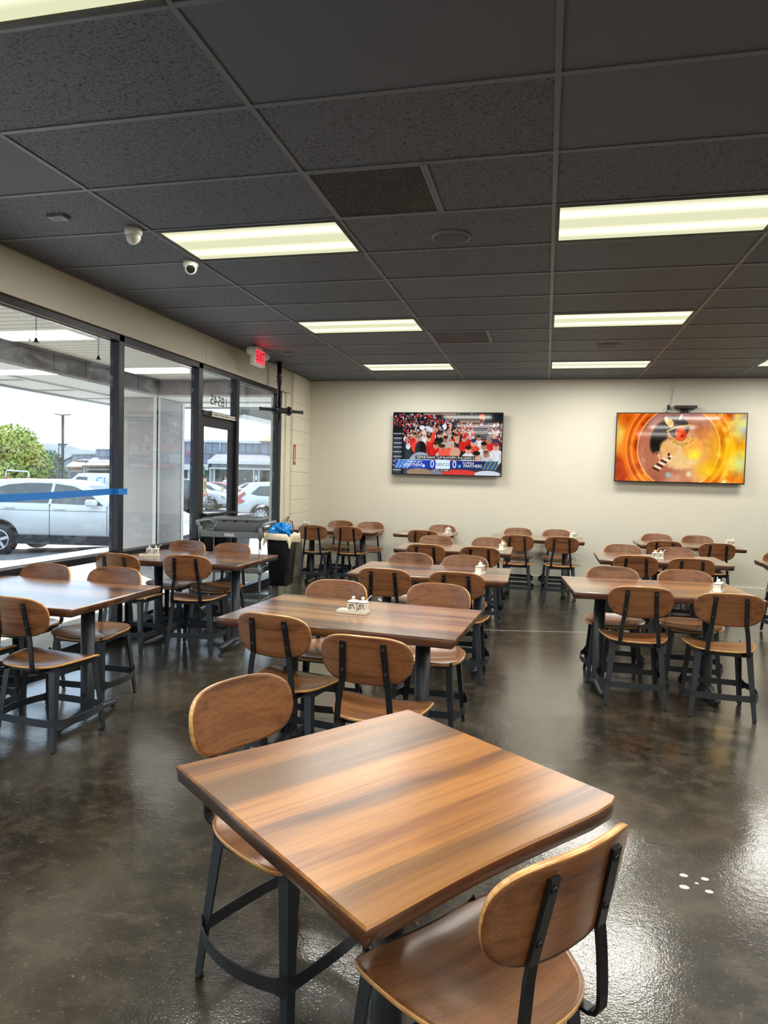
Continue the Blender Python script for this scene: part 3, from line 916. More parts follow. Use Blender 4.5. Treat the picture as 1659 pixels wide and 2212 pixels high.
for k, (a, b, bow) in enumerate((((-1, -1), (1, -1), .010), ((-1, 1), (1, 1), .010), ((-1, -1), (-1, 1), .050), ((1, -1), (1, 1), .050))):
    c0, c1 = q[a].copy(), q[b].copy()
    ME['band%d' % k] = band_mesh('stretcher', c0, c1, zs, .040, bow, .022)
ap = MB()
for a, b in (((-1, -1), (1, -1)), ((-1, 1), (1, 1)), ((-1, -1), (-1, 1)), ((1, -1), (1, 1))):
    me = band_mesh('tmp', leg_pt(*a, .42), leg_pt(*b, .42), .424, .028, .0, .016)
    ap.add([v.co for v in me.vertices], [tuple(p.vertices) for p in me.polygons])
    bpy.data.meshes.remove(me)
ap.box(-.15, .15, -.10, -.07, .425, .434).box(-.15, .15, .05, .08, .420, .428)
ME['apron'] = ap.mesh('seat_frame', 'steel')
chair_hi = make_chair(True)
chair_lo = make_chair(False)
used = set()
def place_chair(x, y, deg, label, group, hi=True):
    src = chair_hi if hi else chair_lo
    if hi in used:
        o = copy_tree(src)
    else:
        o = src
        used.add(hi)
    o.location = (x, y, 0)
    o.rotation_euler = (0, 0, math.radians(deg))
    o['label'] = label
    o['group'] = group
    return o

# ================================================================== TABLES
def slab_mesh(L, W, seed, mat):
    rnd = random.Random(seed)
    ph = [rnd.uniform(0, 6.28) for _ in range(4)]
    N = 22
    out, wav = [], []
    def wob(u, p):
        return .007 * math.sin(u * 4.2 + p) + .003 * math.sin(u * 9.7 + p * 1.7)
    rc = .02
    top = []
    for i in range(N + 1):
        u = -L / 2 + L * i / N
        top.append((u, -W / 2 + wob(u, ph[0]) - .004))
    for i in range(N + 1):
        u = L / 2 - L * i / N
        top.append((u, W / 2 + wob(u, ph[1]) + .004))
    if mat == 'slab_warm':      # live edge cut corner
        top = [(x + .004, y + .022) if (x > L / 2 - .001 and y < 0) else (x, y + .010 * max(0, (x - L * .36) / (L * .14))) if (y < 0 and x > L * .36) else (x, y) for x, y in top]
    # soften the four corners a little
    n = len(top)
    def inset(p, k):
        return [(x - math.copysign(min(k, abs(x)), x) * (abs(x) > L / 2 - .03), y - math.copysign(k, y) * (1.0 + .35 * math.sin(x * 5 + ph[2]))) for x, y in p]
    z1, th = .76, .048
    rings = [[(x, y, z1) for x, y in inset(top, .004)], [(x, y, z1 - .004) for x, y in top], [(x, y, z1 - .022) for x, y in inset(top, -.003)],
             [(x, y, z1 - .038) for x, y in inset(top, .004)], [(x, y, z1 - th) for x, y in inset(top, .016)]]
    mb = MB()
    mb.add(rings[0], [tuple(range(n))], 0)
    mb.loft(rings[:2], True, False, 0, False)
    mb.loft(rings[1:], True, False, 1, True)
    mb.add(rings[-1], [tuple(range(n))], 1)
    return mb.mesh('table_top', [mat, 'slab_edge'])
col_me = MB().lathe([(.060, .040), (.060, .052), (.041, .066), (.040, .072), (.040, .700)], 24).mesh('column', 'column')
plate_me = MB().cbox(0, 0, .7065, .22, .40, .013, .003).mesh('top_plate', 'column')
def foot_mesh(dirs, L):
    mb = MB()
    for a in dirs:
        c, s_ = math.cos(a), math.sin(a)
        rings = []
        for r, zc, hw, hh in ((.0, .047, .036, .026), (.06, .046, .036, .026), (L * .6, .036, .030, .020), (L - .035, .030, .027, .018), (L - .008, .029, .022, .015), (L, .028, .010, .008)):
            rings.append([Vector((c * r - s_ * hw * math.cos(k), s_ * r + c * hw * math.cos(k), zc + hh * math.sin(k))) for k in [2 * PI * j / 12 for j in range(12)]])
        mb.loft(rings, True, True, 0, True)
    return mb.mesh('foot', 'column')
foot2 = foot_mesh((PI / 2, -PI / 2), .28)
foot4 = foot_mesh((PI / 4, 3 * PI / 4, -PI / 4, -3 * PI / 4), .32)
tglide = MB().lathe([(.014, 0), (.014, .006), (.007, .010), (.007, .022)], 10).mesh('glide', 'glide')
def table(x, y, deg, L, W, label, seed, group='wooden dining tables', two=True, mat='slab', off=.38):
    t = thing('dining_table', label, 'table', (x, y, 0), math.radians(deg), group)
    obj('table_top', slab_mesh(L, W, seed, mat), t)
    for dx in ((-off, off) if two else (0,)):
        obj('column', col_me, t, (dx, 0, 0))
        obj('top_plate', plate_me, t, (dx, 0, 0))
        f = obj('foot', foot2 if two else foot4, t, (dx, 0, 0))
        for a, r in (((PI / 2, .25), (-PI / 2, .25)) if two else [(PI / 4 + k * PI / 2, .29) for k in range(4)]):
            obj('glide', tglide, f, (r * math.cos(a), r * math.sin(a), 0))
    return t

T = {}
def T_(key, where, x, y, deg, L, W, seed, two=True, mat='slab'):
    T[key] = (x, y, deg, where)
    return table(x, y, deg, L, W, where[0], seed, two=two, mat=mat)
# near square table
T_('T0', ('square honey brown slab table closest to the camera',), -.324, -2.287, 52.4, .765, .765, 3, two=False, mat='slab_warm')
T_('T1', ('long slab table with jars, directly behind the square table',), -.97, -.31, -4.0, 1.25, .79, 11)
T_('T2', ('slab table in the middle row, second behind the square table',), -.865, 1.64, 1.0, 1.24, .79, 12)
T_('T3', ('slab table in the middle row, third behind the square table',), -.94, 3.65, 1.0, 1.24, .76, 13)
T_('T4', ('small square slab table below the crowd television',), -1.60, 5.62, 0, .80, .76, 14, two=False)
T_('T5', ('slab table in the corner beside the block pier',), -2.895, 5.56, 1.0, 1.23, .76, 15)
T_('T6', ('slab table along the back wall between the two televisions',), -.085, 5.60, -1.0, 1.23, .76, 16)
T_('T7', ('slab table nearest on the right hand side',), .81, 1.40, 5.0, 1.24, .80, 17)
T_('T8', ('slab table second from the front on the right hand side',), 1.165, 3.57, 0, 1.23, .80, 18)
T_('T9', ('slab table below the golden television picture',), 1.80, 5.55, 0, 1.23, .74, 19)
T_('T10', ('slab table cut off by the right edge of the picture',), 2.76, 3.50, 0, 1.23, .78, 20)
T_('T11', ('slab table at the left edge beside the first window',), -3.015, -.32, 0, 1.20, .86, 21)
T_('T12', ('slab table beside the window in front of the bus cart',), -3.005, 1.67, 0, 1.20, .86, 22)

CH = [
    # near pair
    ('N1', -.116, -2.42, 50.2, 'large walnut chair at the bottom right, back toward the camera, under the square table', 'chairs at the square table', 1),
    ('N2', -.688, -1.985, -115.5, 'large walnut chair facing the camera at the left of the square table', 'chairs at the square table', 1),
    # behind the square table
    ('', -1.21, -.56, -10, 'walnut chair back, near left seat of the jar table behind the square table', 'chairs at the jar table', 1),
    ('', -.69, -.85, -4, 'pulled out walnut chair behind the square table, at the jar table', 'chairs at the jar table', 1),
    ('', -1.27, .05, 180, 'walnut chair facing the camera behind the white jars, far left seat', 'chairs at the jar table', 1),
    ('', -.64, .17, 177, 'walnut chair facing the camera right of the white jars, far right seat', 'chairs at the jar table', 1),
    # middle row second
    ('', -1.13, 1.31, -2, 'walnut chair back, near left seat of the second middle row table', 'chairs at the second middle table', 1),
    ('', -.60, 1.34, 0, 'walnut chair back, near right seat of the second middle row table', 'chairs at the second middle table', 1),
    ('', -1.15, 1.92, 180, 'walnut chair facing us, far left seat of the second middle row table', 'chairs at the second middle table', 1),
    ('', -.66, 1.94, 180, 'walnut chair facing us, far right seat of the second middle row table', 'chairs at the second middle table', 1),
    # middle row third
    ('', -1.18, 3.36, 0, 'walnut chair back, near left seat of the third middle row table', 'chairs at the third middle table', 0),
    ('', -.62, 3.36, 0, 'walnut chair back, near right seat of the third middle row table', 'chairs at the third middle table', 0),
    ('', -1.24, 3.98, 180, 'walnut chair facing us, far left seat of the third middle row table', 'chairs at the third middle table', 0),
    ('', -.62, 4.02, 180, 'walnut chair facing us, far right seat of the third middle row table', 'chairs at the third middle table', 0),
    # small table
    ('', -1.56, 5.33, 0, 'walnut chair back at the near side of the small square table', 'chairs at the small back table', 0),
    ('', -1.47, 6.00, 180, 'walnut chair against the wall below the crowd television', 'chairs at the small back table', 0),
    # corner table
    ('', -3.14, 5.38, 4, 'walnut chair back, left of two at the corner table by the block pier', 'chairs at the corner table', 0),
    ('', -2.63, 5.40, 2, 'walnut chair back, right of two at the corner table by the block pier', 'chairs at the corner table', 0),
    ('', -3.05, 6.00, 180, 'walnut chair facing us, left of two behind the corner table', 'chairs at the corner table', 0),
    ('', -2.53, 6.00, 190, 'walnut chair facing us, right of two behind the corner table', 'chairs at the corner table', 0),
    # between the televisions
    ('', -.33, 5.18, 3, 'walnut chair back, left of two at the table between the televisions', 'chairs at the table between the televisions', 0),
    ('', .23, 5.20, 0, 'walnut chair back, right of two at the table between the televisions', 'chairs at the table between the televisions', 0),
    ('', -.36, 6.00, 180, 'walnut chair facing us, left of two along the wall between the televisions', 'chairs at the table between the televisions', 0),
    ('', .19, 6.00, 180, 'walnut chair facing us, right of two along the wall between the televisions', 'chairs at the table between the televisions', 0),
    # right side
    ('', .645, 1.13, 1, 'walnut chair back with a scuff, left of two at the nearest right table', 'chairs at the nearest right table', 1),
    ('', 1.175, 1.055, -1, 'walnut chair back, right of two at the nearest right table', 'chairs at the nearest right table', 1),
    ('', .56, 1.66, 180, 'walnut chair facing us, far left seat of the nearest right table', 'chairs at the nearest right table', 1),
    ('', 1.11, 1.68, 180, 'walnut chair facing us, far right seat of the nearest right table', 'chairs at the nearest right table', 1),
    ('', .87, 3.24, 0, 'walnut chair back, near left seat of the second right table', 'chairs at the second right table', 0),
    ('', 1.36, 3.22, 0, 'walnut chair back, near right seat of the second right table', 'chairs at the second right table', 0),
    ('', .87, 3.89, 180, 'walnut chair facing us, far left seat of the second right table', 'chairs at the second right table', 0),
    ('', 1.41, 3.84, 180, 'walnut chair facing us, far right seat of the second right table', 'chairs at the second right table', 0),
    ('', 1.45, 5.30, 0, 'walnut chair back, left of two at the table below the golden picture', 'chairs below the golden picture', 0),
    ('', 2.03, 5.26, 3, 'walnut chair back, right of two at the table below the golden picture', 'chairs below the golden picture', 0),
    ('', 1.53, 5.95, 180, 'walnut chair facing us, left of two against the wall below the golden picture', 'chairs below the golden picture', 0),
    ('', 2.05, 5.94, 180, 'walnut chair facing us, right of two against the wall below the golden picture', 'chairs below the golden picture', 0),
    ('', 2.47, 3.83, 180, 'walnut chair half cut off by the right edge of the picture', 'chairs at the right edge table', 0),
    # window side
    ('', -2.65, -.61, -5, 'walnut chair at the left edge, back to us, seat fully shown', 'chairs at the left edge table', 1),
    ('', -3.22, -.60, 0, 'walnut chair mostly outside the left edge, only its seat corner shown', 'chairs at the left edge table', 1),
    ('', -3.38, -.02, 180, 'walnut chair facing us under the first window, left of two', 'chairs at the left edge table', 1),
    ('', -2.85, .02, 182, 'walnut chair facing us near the first window, right of two', 'chairs at the left edge table', 1),
    ('', -3.39, 1.30, 0, 'walnut chair back under the window mullion at the cart side table', 'chairs at the cart side table', 1),
    ('', -2.86, 1.43, 7, 'walnut chair back with its whole frame shown at the cart side table', 'chairs at the cart side table', 1),
    ('', -3.43, 2.00, 178, 'walnut chair facing us left of the grey tub, behind the cart side table', 'chairs at the cart side table', 1),
    ('', -2.93, 1.95, 176, 'walnut chair facing us right in front of the grey tub', 'chairs at the cart side table', 1),
]
for key, x, y, deg, lab, grp, hi in CH:
    place_chair(x, y, deg, lab, grp, bool(hi))

# ================================================================== CONDIMENT SETS
def make_condiments():
    t = thing('condiment_set', 'white jars on a tray', 'condiment set')
    mb = MB().cbox(0, 0, .003, .170, .072, .006, .002)
    mb.box(-.085, .085, -.036, -.031, .004, .017).box(-.085, .085, .031, .036, .004, .017).box(-.085, -.080, -.031, .031, .004, .017).box(.080, .085, -.031, .031, .004, .017)
    mb.build('tray', 'porcelain', t)
    for k, x in enumerate((.0, .056)):
        j = MB().cbox(x, 0, .034, .052, .052, .056, .005).build('jar', 'porcelain', t)
        l_ = MB()
        rings = [[(x + a * r, b * r, z) for a, b in ((-1, -1), (1, -1), (1, 1), (-1, 1))] for r, z in ((.0265, .062), (.0265, .066), (.014, .073), (.006, .0745))]
        l_.loft(rings, True, True, 0, False)
        l_.build('lid', 'porcelain', j)
        MB().lathe([(.004, .072), (.006, .077), (.010, .082), (.010, .088), (.006, .092), (.0005, .093)], 12, mat=Matrix.Translation((x, 0, 0))).build('knob', 'porcelain', j)
        MB().box(x - .0268, x + .0268, -.0268, .0268, .0605, .0622).build('rim_line', 'ink', j)
        mb = MB()
        for (a, b, c, d_) in ((-.016, .022, -.010, .052), (-.014, .046, .002, .052), (.002, .052, .014, .046), (-.006, .048, -.001, .026), (.004, .046, .018, .028), (-.020, .028, -.010, .030)):
            mb.bar([(x + a, -.0262, b), (x + (a + c) / 2, -.0262, (b + d_) / 2 + .002), (x + c, -.0262, d_)], .0006, .0042, Vector((0, 1, 0)))
        mb.build('bamboo_print', 'ink', j)
    MB().tube([(.062, .012, .055), (.085, .018, .088), (.096, .020, .100)], .0028, 6).build('spoon_handle', 'porcelain', t)
    return t
cond = make_condiments()
first = True
for x, y, deg, lab in [(-.99, -.30, -5, 'white tray with two bamboo painted jars on the table behind the square one'),
                       (-.48, 1.55, 80, 'white jar set on the second middle row table'),
                       (-.43, 3.60, 80, 'white jar set on the third middle row table'),
                       (-1.30, 5.58, 75, 'white jar set on the small square table'),
                       (-3.42, 5.62, 0, 'white jar set on the corner table by the block pier'),
                       (.38, 5.66, 60, 'white jar set on the table between the televisions'),
                       (1.21, 1.31, 68, 'white jar set with a spoon on the nearest right table'),
                       (1.11, 3.47, -10, 'pair of white jars on the second right table'),
                       (2.30, 5.62, 20, 'white jar set on the table below the golden picture'),
                       (-3.39, 1.53, 25, 'white jar set beside the window on the cart side table')]:
    o = cond if first else copy_tree(cond)
    first = False
    o.location = (x, y, .7602)
    o.rotation_euler = (0, 0, math.radians(deg))
    o['label'] = lab
    o['group'] = 'condiment sets on the tables'

# ================================================================== BUS CART
ca = math.radians(7)
cart = thing('bus_cart', 'grey plastic bus cart with chrome posts beside the door', 'cart', (-3.13, 2.74, 0), ca)
CL, CW = .64, .42
def shelf(z, h):
    mb = MB().box(-CL / 2, CL / 2, -CW / 2, CW / 2, z, z + .012)
    mb.cbox(0, -CW / 2, z + h / 2, CL, .02, h, .004).cbox(0, CW / 2, z + h / 2, CL, .02, h, .004).cbox(-CL / 2, 0, z + h / 2, .02, CW, h, .004).cbox(CL / 2, 0, z + h / 2, .02, CW, h, .004)
    return mb
sh = shelf(.86, .058).build('shelf', 'grey_plastic', cart)
lb = MB().box(-.055, .045, -.2215, -.2205, .874, .902).build('maker_label', 'label_white', sh)
MB().box(-.048, -.020, -.2222, -.2218, .880, .884).box(-.010, .035, -.2222, -.2218, .888, .893).build('print', 'dark_ink', lb)
shelf(.50, .058).build('shelf', 'grey_plastic', cart)
shelf(.16, .058).build('shelf', 'grey_plastic', cart)
for sx in (-1, 1):
    for sy in (-1, 1):
        p = MB().lathe([(.013, .10), (.013, .93)], 12, mat=Matrix.Translation((sx * (CL / 2 - .005), sy * (CW / 2 - .005), 0))).build('post', 'chrome', cart)
        MB().lathe([(.022, .85), (.022, .95), (.017, .965)], 12, mat=Matrix.Translation((sx * (CL / 2 - .005), sy * (CW / 2 - .005), 0))).lathe([(.021, .49), (.021, .565)], 12, mat=Matrix.Translation((sx * (CL / 2 - .005), sy * (CW / 2 - .005), 0))).build('collar', 'grey_plastic', p)
        cst = MB().lathe([(.05, -.014), (.052, -.008), (.052, .008), (.05, .014)], 18, mat=Matrix.Translation((sx * (CL / 2 - .005), sy * (CW / 2 - .005), .052)) @ Matrix.Rotation(PI / 2, 4, 'X')).build('caster', 'black_plastic', cart)
        MB().box(-.018, .018, -.02, .02, .055, .115, mat=Matrix.Translation((sx * (CL / 2 - .005), sy * (CW / 2 - .005), 0))).build('fork', 'chrome', cst)
    MB().tube([(sx * (CL / 2), -CW / 2 + .01, .955), (sx * (CL / 2 + .03), -CW / 2 + .012, 1.00), (sx * (CL / 2 + .05), -CW / 2 + .06, 1.012), (sx * (CL / 2 + .055), 0, 1.012), (sx * (CL / 2 + .05), CW / 2 - .06, 1.012), (sx * (CL / 2 + .03), CW / 2 - .012, 1.0), (sx * (CL / 2), CW / 2 - .01, .955)], .017, 10).build('handle', 'grey_plastic', cart)
def to_cart(x, y, z=0):
    c, s_ = math.cos(ca), math.sin(ca)
    return (-3.13 + c * x - s_ * y, 2.74 + s_ * x + c * y, z)
# tub on top
tub = thing('bus_tub', 'grey plastic bus tub on top of the cart', 'tub', to_cart(.045, 0, .873), ca)
def rr(w, d, r, n=4):
    pts = []
    for cx, cy, a0 in ((w / 2 - r, d / 2 - r, 0), (-w / 2 + r, d / 2 - r, PI / 2), (-w / 2 + r, -d / 2 + r, PI), (w / 2 - r, -d / 2 + r, 3 * PI / 2)):
        for k in range(n + 1):
            a = a0 + PI / 2 * k / n
            pts.append((cx + r * math.cos(a), cy + r * math.sin(a)))
    return pts
R_ = lambda w, d, r, z: [(x, y, z) for x, y in rr(w, d, r)]
mb = MB().loft([R_(.42, .335, .05, .001), R_(.450, .365, .05, .172), R_(.450, .365, .05, .180)], True, False, 0, True)
mb.loft([R_(.440, .355, .05, .180), R_(.41, .325, .05, .008)], True, False, 0, True)
mb.add(R_(.42, .335, .05, .001), [tuple(range(20))]).add(R_(.41, .325, .05, .008), [tuple(range(20))])
mb.build('body', 'grey_plastic', tub)
MB().loft([R_(.446, .361, .05, .176), R_(.495, .410, .055, .176), R_(.495, .410, .055, .168), R_(.500, .415, .055, .168), R_(.500, .415, .055, .184), R_(.443, .358, .05, .184)], True, False, 0, False).build('rim', 'grey_plastic', tub)
for x in (-.12, 0, .12):
    MB().cbox(x, -.182, .152, .022, .012, .018, .002).build('rib', 'black_plastic', tub)
# waste bins hung on both ends
def bin_(name, label, loc, rz, W, D, h):
    t = thing(name, label, 'waste bin', loc, rz, 'black waste bins hung on the cart')
    mb = MB().loft([R_(W * .76, D * .76, .03, 0), R_(W, D, .035, h)], True, False, 0, True)
    mb.loft([R_(W * .95, D * .95, .03, h), R_(W * .72, D * .72, .025, .01)], True, False, 0, True)
    mb.add(R_(W * .76, D * .76, .03, 0), [tuple(range(20))])
    mb.build('body', 'black_plastic', t)
    MB().loft([R_(W, D, .035, h - .02), R_(W + .02, D + .02, .04, h - .018), R_(W + .02, D + .02, .04, h + .004), R_(W * .95, D * .95, .03, h + .004)], True, False, 0, False).build('rim', 'black_plastic', t)
    return t
br = bin_('waste_bin', 'tall black waste bin with a liner hanging on the right end of the cart', to_cart(CL / 2 + .165, .02, .37), ca, .25, .36, .50)
rnd = random.Random(4)
base = rr(.275, .385, .04, 8)
nb = len(base)
wig = [rnd.uniform(-1, 1) for _ in range(nb)]
rings = []
for k, (sc, z) in enumerate(((.90, .44), (.95, .515), (1.03, .528), (1.08, .510), (1.11, .475), (1.10, .440))):
    q5 = k / 5
    rings.append([(x * (sc + .05 * math.sin(i * 1.1 + k * .5) * q5), y * (sc + .045 * math.sin(i * .9 + 2) * q5), z + (.040 * math.sin(i * .78) + .020 * wig[i]) * q5) for i, (x, y) in enumerate(base)])
MB().loft(rings, True, False, 0, True).build('liner', 'liner', br)
bl = bin_('waste_bin', 'low black waste bin half hidden behind the left end of the cart', to_cart(-CL / 2 - .02, .34, .45), ca, .30, .24, .42)
# blue film in the bin
mb = MB()
pts, rings = [], []
for i in range(15):
    ph = PI * i / 14
    ring = []
    for k in range(30):
        th = 2 * PI * k / 30
        r = 1 + .16 * math.sin(3 * th + .6 * i) + .14 * math.sin(8 * th + 1.3 * i) + rnd.uniform(-.16, .16)
        ring.append((.105 * r * max(.03, math.sin(ph)) * math.cos(th), .13 * r * max(.03, math.sin(ph)) * math.sin(th), .075 * (-math.cos(ph)) + .02 * math.sin(5 * th + i)))
    rings.append(ring)
mb.loft(rings, True, True, 0, False)
p = to_cart(CL / 2 + .16, 0, .925)
tag(mb.build('plastic_bag', 'blue_bag', None, p), 'crumpled bright blue plastic bag in the waste bin', 'bag')

# ================================================================== TELEVISIONS
class Pic:
    """small painted picture, one colour per cell of the screen mesh"""
    def __init__(s, w, h, col):
        s.w, s.h = w, h
        s.a = np.zeros((h, w, 3)); s.a[:] = col
        s.Y, s.X = np.mgrid[0:h, 0:w].astype(float)
        s.X = (s.X + .5) / w; s.Y = (s.Y + .5) / h      # 0..1, y downward
        s.asp = w / h
    def put(s, m, col, k=1.0):
        m = np.clip(m, 0, 1)[..., None] * k
        s.a = s.a * (1 - m) + np.array(col) * m
    def ell(s, cx, cy, rx, ry, col, rot=0.0, soft=.12, k=1.0):
        dx, dy = (s.X - cx) * s.asp, s.Y - cy
        c, q = math.cos(rot), math.sin(rot)
        u, v = (dx * c + dy * q) / rx, (-dx * q + dy * c) / ry
        s.put((1 - np.sqrt(u * u + v * v)) / soft, col, k)
    def rect(s, x0, y0, x1, y1, col, k=1.0):
        s.put(((s.X >= x0) & (s.X <= x1) & (s.Y >= y0) & (s.Y <= y1)).astype(float), col, k)
    def ring(s, cx, cy, r, w, col, k=1.0, sq=1.0):
        d = np.sqrt(((s.X - cx) * s.asp) ** 2 + ((s.Y - cy) * sq) ** 2)
        s.put(1 - np.abs(d - r) / w, col, k)
    def line(s, x0, y0, x1, y1, w, col, k=1.0):
        ax, ay, bx, by = x0 * s.asp, y0, x1 * s.asp, y1
        dx, dy = bx - ax, by - ay
        t = np.clip(((s.X * s.asp - ax) * dx + (s.Y - ay) * dy) / (dx * dx + dy * dy + 1e-9), 0, 1)
        d = np.sqrt((s.X * s.asp - ax - t * dx) ** 2 + (s.Y - ay - t * dy) ** 2)
        s.put((1 - d / w) * 2, col, k)
    def noise(s, f, seed):
        r = np.random.RandomState(seed)
        out = np.zeros((s.h, s.w)); amp, tot = 1.0, 0
        for o in range(4):
            n = int(f * 2 ** o) + 2
            g = r.rand(n + 1, int(n * s.asp) + 2)
            yy, xx = s.Y * (n - 1), s.X * (g.shape[1] - 2)
            i, j = yy.astype(int), xx.astype(int)
            fy, fx = yy - i, xx - j
            fy, fx = fy * fy * (3 - 2 * fy), fx * fx * (3 - 2 * fx)
            out += amp * ((g[i, j] * (1 - fx) + g[i, j + 1] * fx) * (1 - fy) + (g[i + 1, j] * (1 - fx) + g[i + 1, j + 1] * fx) * fy)
            tot += amp; amp *= .5
        return out / tot
    def build(s, name, W, Hh, parent, y):
        w, h = s.w, s.h
        xs = np.linspace(-W / 2, W / 2, w + 1); zs = np.linspace(Hh / 2, -Hh / 2, h + 1)
        v = [(x, y, z) for z in zs for x in xs]
        f = [(r * (w + 1) + c, (r + 1) * (w + 1) + c, (r + 1) * (w + 1) + c + 1, r * (w + 1) + c + 1) for r in range(h) for c in range(w)]
        me = bpy.data.meshes.new(name)
        me.from_pydata(v, [], f)
        me.materials.append(MAT['screen'])
        ca_ = me.color_attributes.new('Col', 'FLOAT_COLOR', 'CORNER')
        lin = np.where(s.a <= .04045, s.a / 12.92, ((np.clip(s.a, 0, 1) + .055) / 1.055) ** 2.4)
        buf = np.ones((h * w, 4, 4)); buf[:, :, :3] = lin.reshape(-1, 1, 3)
        ca_.data.foreach_set('color', buf.ravel())
        return obj(name, me, parent)

def crowd_picture():
    p = Pic(300, 170, (.10, .10, .13))
    r = random.Random(12)
    red, white, navy, skin = (.86, .16, .14), (.88, .88, .90), (.10, .12, .25), (.80, .60, .50)
    # far stands
    for k in range(900):
        x, y = r.random(), .02 + .34 * r.random() ** 1.1
        c = r.choice([red, (.6, .12, .12), white, navy, (.2, .2, .25), (.45, .15, .15), (.5, .5, .55), (.15, .15, .2)])
        sz = .010 + .02 * y
        p.ell(x, y, sz, sz * 1.2, c)
        if r.random() < .6:
            p.ell(x, y - sz * 1.3, sz * .55, sz * .65, skin if r.random() < .8 else (.15, .1, .08))
    p.rect(.60, .02, .82, .13, (.13, .10, .12)); p.rect(.62, .12, .80, .145, (.75, .66, .5), .7)
    p.rect(.84, .0, 1, .20, (.09, .10, .14)); p.rect(.795, .02, .835, .10, (.95, .40, .25))
    p.rect(.28, .0, .58, .03, (.65, .5, .45), .8); p.rect(.40, .03, .62, .09, (.09, .09, .12), .85)
    # stair aisle right
    for k in range(9):
        y = .22 + k * .035
        p.rect(.74 + k * .006, y, .86 + k * .008, y + .016, (.42, .42, .45)); p.rect(.74 + k * .006, y + .016, .86 + k * .008, y + .034, (.14, .14, .17))
    for k in range(120):
        x, y = .86 + .14 * r.random(), .18 + .30 * r.random()
        p.ell(x, y, .016, .024, r.choice([navy, white, (.25, .28, .45), (.4, .15, .2)])); p.ell(x, y - .028, .010, .013, skin)
    # mid crowd
    people = []
    for k in range(150):
        people.append((r.uniform(.10, .97), r.uniform(.26, .52)))
    for x, y in sorted(people, key=lambda q: q[1]):
        if .74 < x < .86 and y < .46:
            continue
        sz = .028 + .05 * (y - .2)
        c = r.choice([red, red, (.78, .10, .10), white, white, navy, (.12, .12, .14), (.55, .6, .7)])
        p.ell(x, y + sz * 1.3, sz * .95, sz * 1.3, c)
        p.ell(x, y - sz * .15, sz * .46, sz * .60, skin)
        p.ell(x, y - sz * .45, sz * .50, sz * .36, r.choice([(.15, .09, .06), (.25, .15, .1), red, (.1, .1, .12), white]))
        if r.random() < .35:
            p.line(x, y + sz, x + r.uniform(-.03, .03), y - sz * 2.2, .011, skin)
    # waving towels
    p.ell(.34, .26, .09, .035, (.82, .88, .97), .5); p.ell(.27, .24, .05, .04, (.90, .90, .93)); p.ell(.48, .22, .03, .05, (.92, .92, .95))
    p.line(.52, .36, .54, .19, .018, (.85, .68, .58)); p.line(.55, .50, .56, .32, .022, (.10, .10, .11)); p.line(.44, .45, .48, .32, .026, (.80, .75, .70))
    # aisle at left
    p.rect(0, .22, .085, 1, (.07, .07, .09))
    for k in range(9):
        y = .33 + k * .075
        p.rect(.0, y, .080, y + .018, (.62, .63, .68)); p.rect(.004, y + .026, .070, y + .036, (.35, .36, .40), .8)
    # front people
    def man(x, y, s_, body, hair, cap=None, sk=skin):
        p.ell(x, y + s_ * 1.9, s_ * 1.45, s_ * 1.55, body, 0, .08)
        p.ell(x, y, s_ * .62, s_ * .80, sk, 0, .1)
        p.ell(x, y - s_ * .55, s_ * .66, s_ * .42, hair, 0, .15)
        if cap:
            p.ell(x, y - s_ * .55, s_ * .70, s_ * .40, cap, 0, .12)
        p.ell(x, y - s_ * .04, s_ * .42, s_ * .10, tuple(c * .62 for c in sk), 0, .6, .8); p.ell(x, y + s_ * .40, s_ * .24, s_ * .09, tuple(c * .6 for c in sk), 0, .6, .8); p.ell(x + s_ * .4, y + s_ * .2, s_ * .3, s_ * .6, tuple(c * .75 for c in sk), 0, .7, .6)
        p.ell(x + s_ * .7, y + s_ * 1.9, s_ * .7, s_ * 1.3, tuple(c * .65 for c in body), 0, .7, .6); p.line((x - s_ * .5 / p.asp), y + s_ * 1.2, x - s_ * .1, y + s_ * 2.2, s_ * .12, tuple(c * .75 for c in body), .5)
    br, bk = (.28, .17, .10), (.08, .07, .07)
    sk2, sk3 = (.86, .66, .56), (.72, .50, .40)
    R1, R2, W1, W2, N1, K1 = (.93, .27, .20), (.84, .13, .12), (.88, .88, .91), (.72, .70, .68), (.16, .20, .36), (.12, .12, .13)
    rows_ = [(.20, .37, .060, R2, br), (.29, .36, .056, W1, (.86, .85, .86)), (.36, .37, .058, R1, bk), (.43, .36, .056, K1, br), (.58, .38, .058, R2, br), (.68, .38, .060, R2, (.80, .12, .12)), (.79, .40, .060, W1, bk), (.93, .37, .058, N1, W2),
             (.23, .42, .072, R1, (.55, .45, .40)), (.335, .42, .066, R2, br), (.49, .43, .070, W2, br), (.60, .44, .070, K1, skin), (.66, .42, .060, R2, (.80, .12, .12)), (.745, .48, .074, R1, N1), (.885, .44, .072, R2, (.55, .50, .48)),
             (.29, .50, .064, R2, W1), (.40, .53, .072, R2, br), (.545, .52, .078, R1, W2), (.84, .53, .078, W1, bk), (.95, .54, .084, W1, (.60, .22, .22)), (.46, .58, .084, (.75, .80, .86), br), (.70, .60, .082, W1, bk), (.86, .66, .074, (.78, .77, .80), (.45, .28, .18)), (.775, .70, .10, (.80, .62, .55), bk)]
    for k, (x, y, s_, body, hair) in enumerate(rows_):
        man(x, y, s_, body, hair, None, (skin, sk2, sk3, sk2)[k % 4])
        if k in (2, 4, 9, 10, 11):
            p.line(x + .02, y + s_, x + .035, y - s_ * 1.7, s_ * .30, body if k != 9 else R1)
            p.ell(x + .035, y - s_ * 1.8, s_ * .28, s_ * .34, sk2)
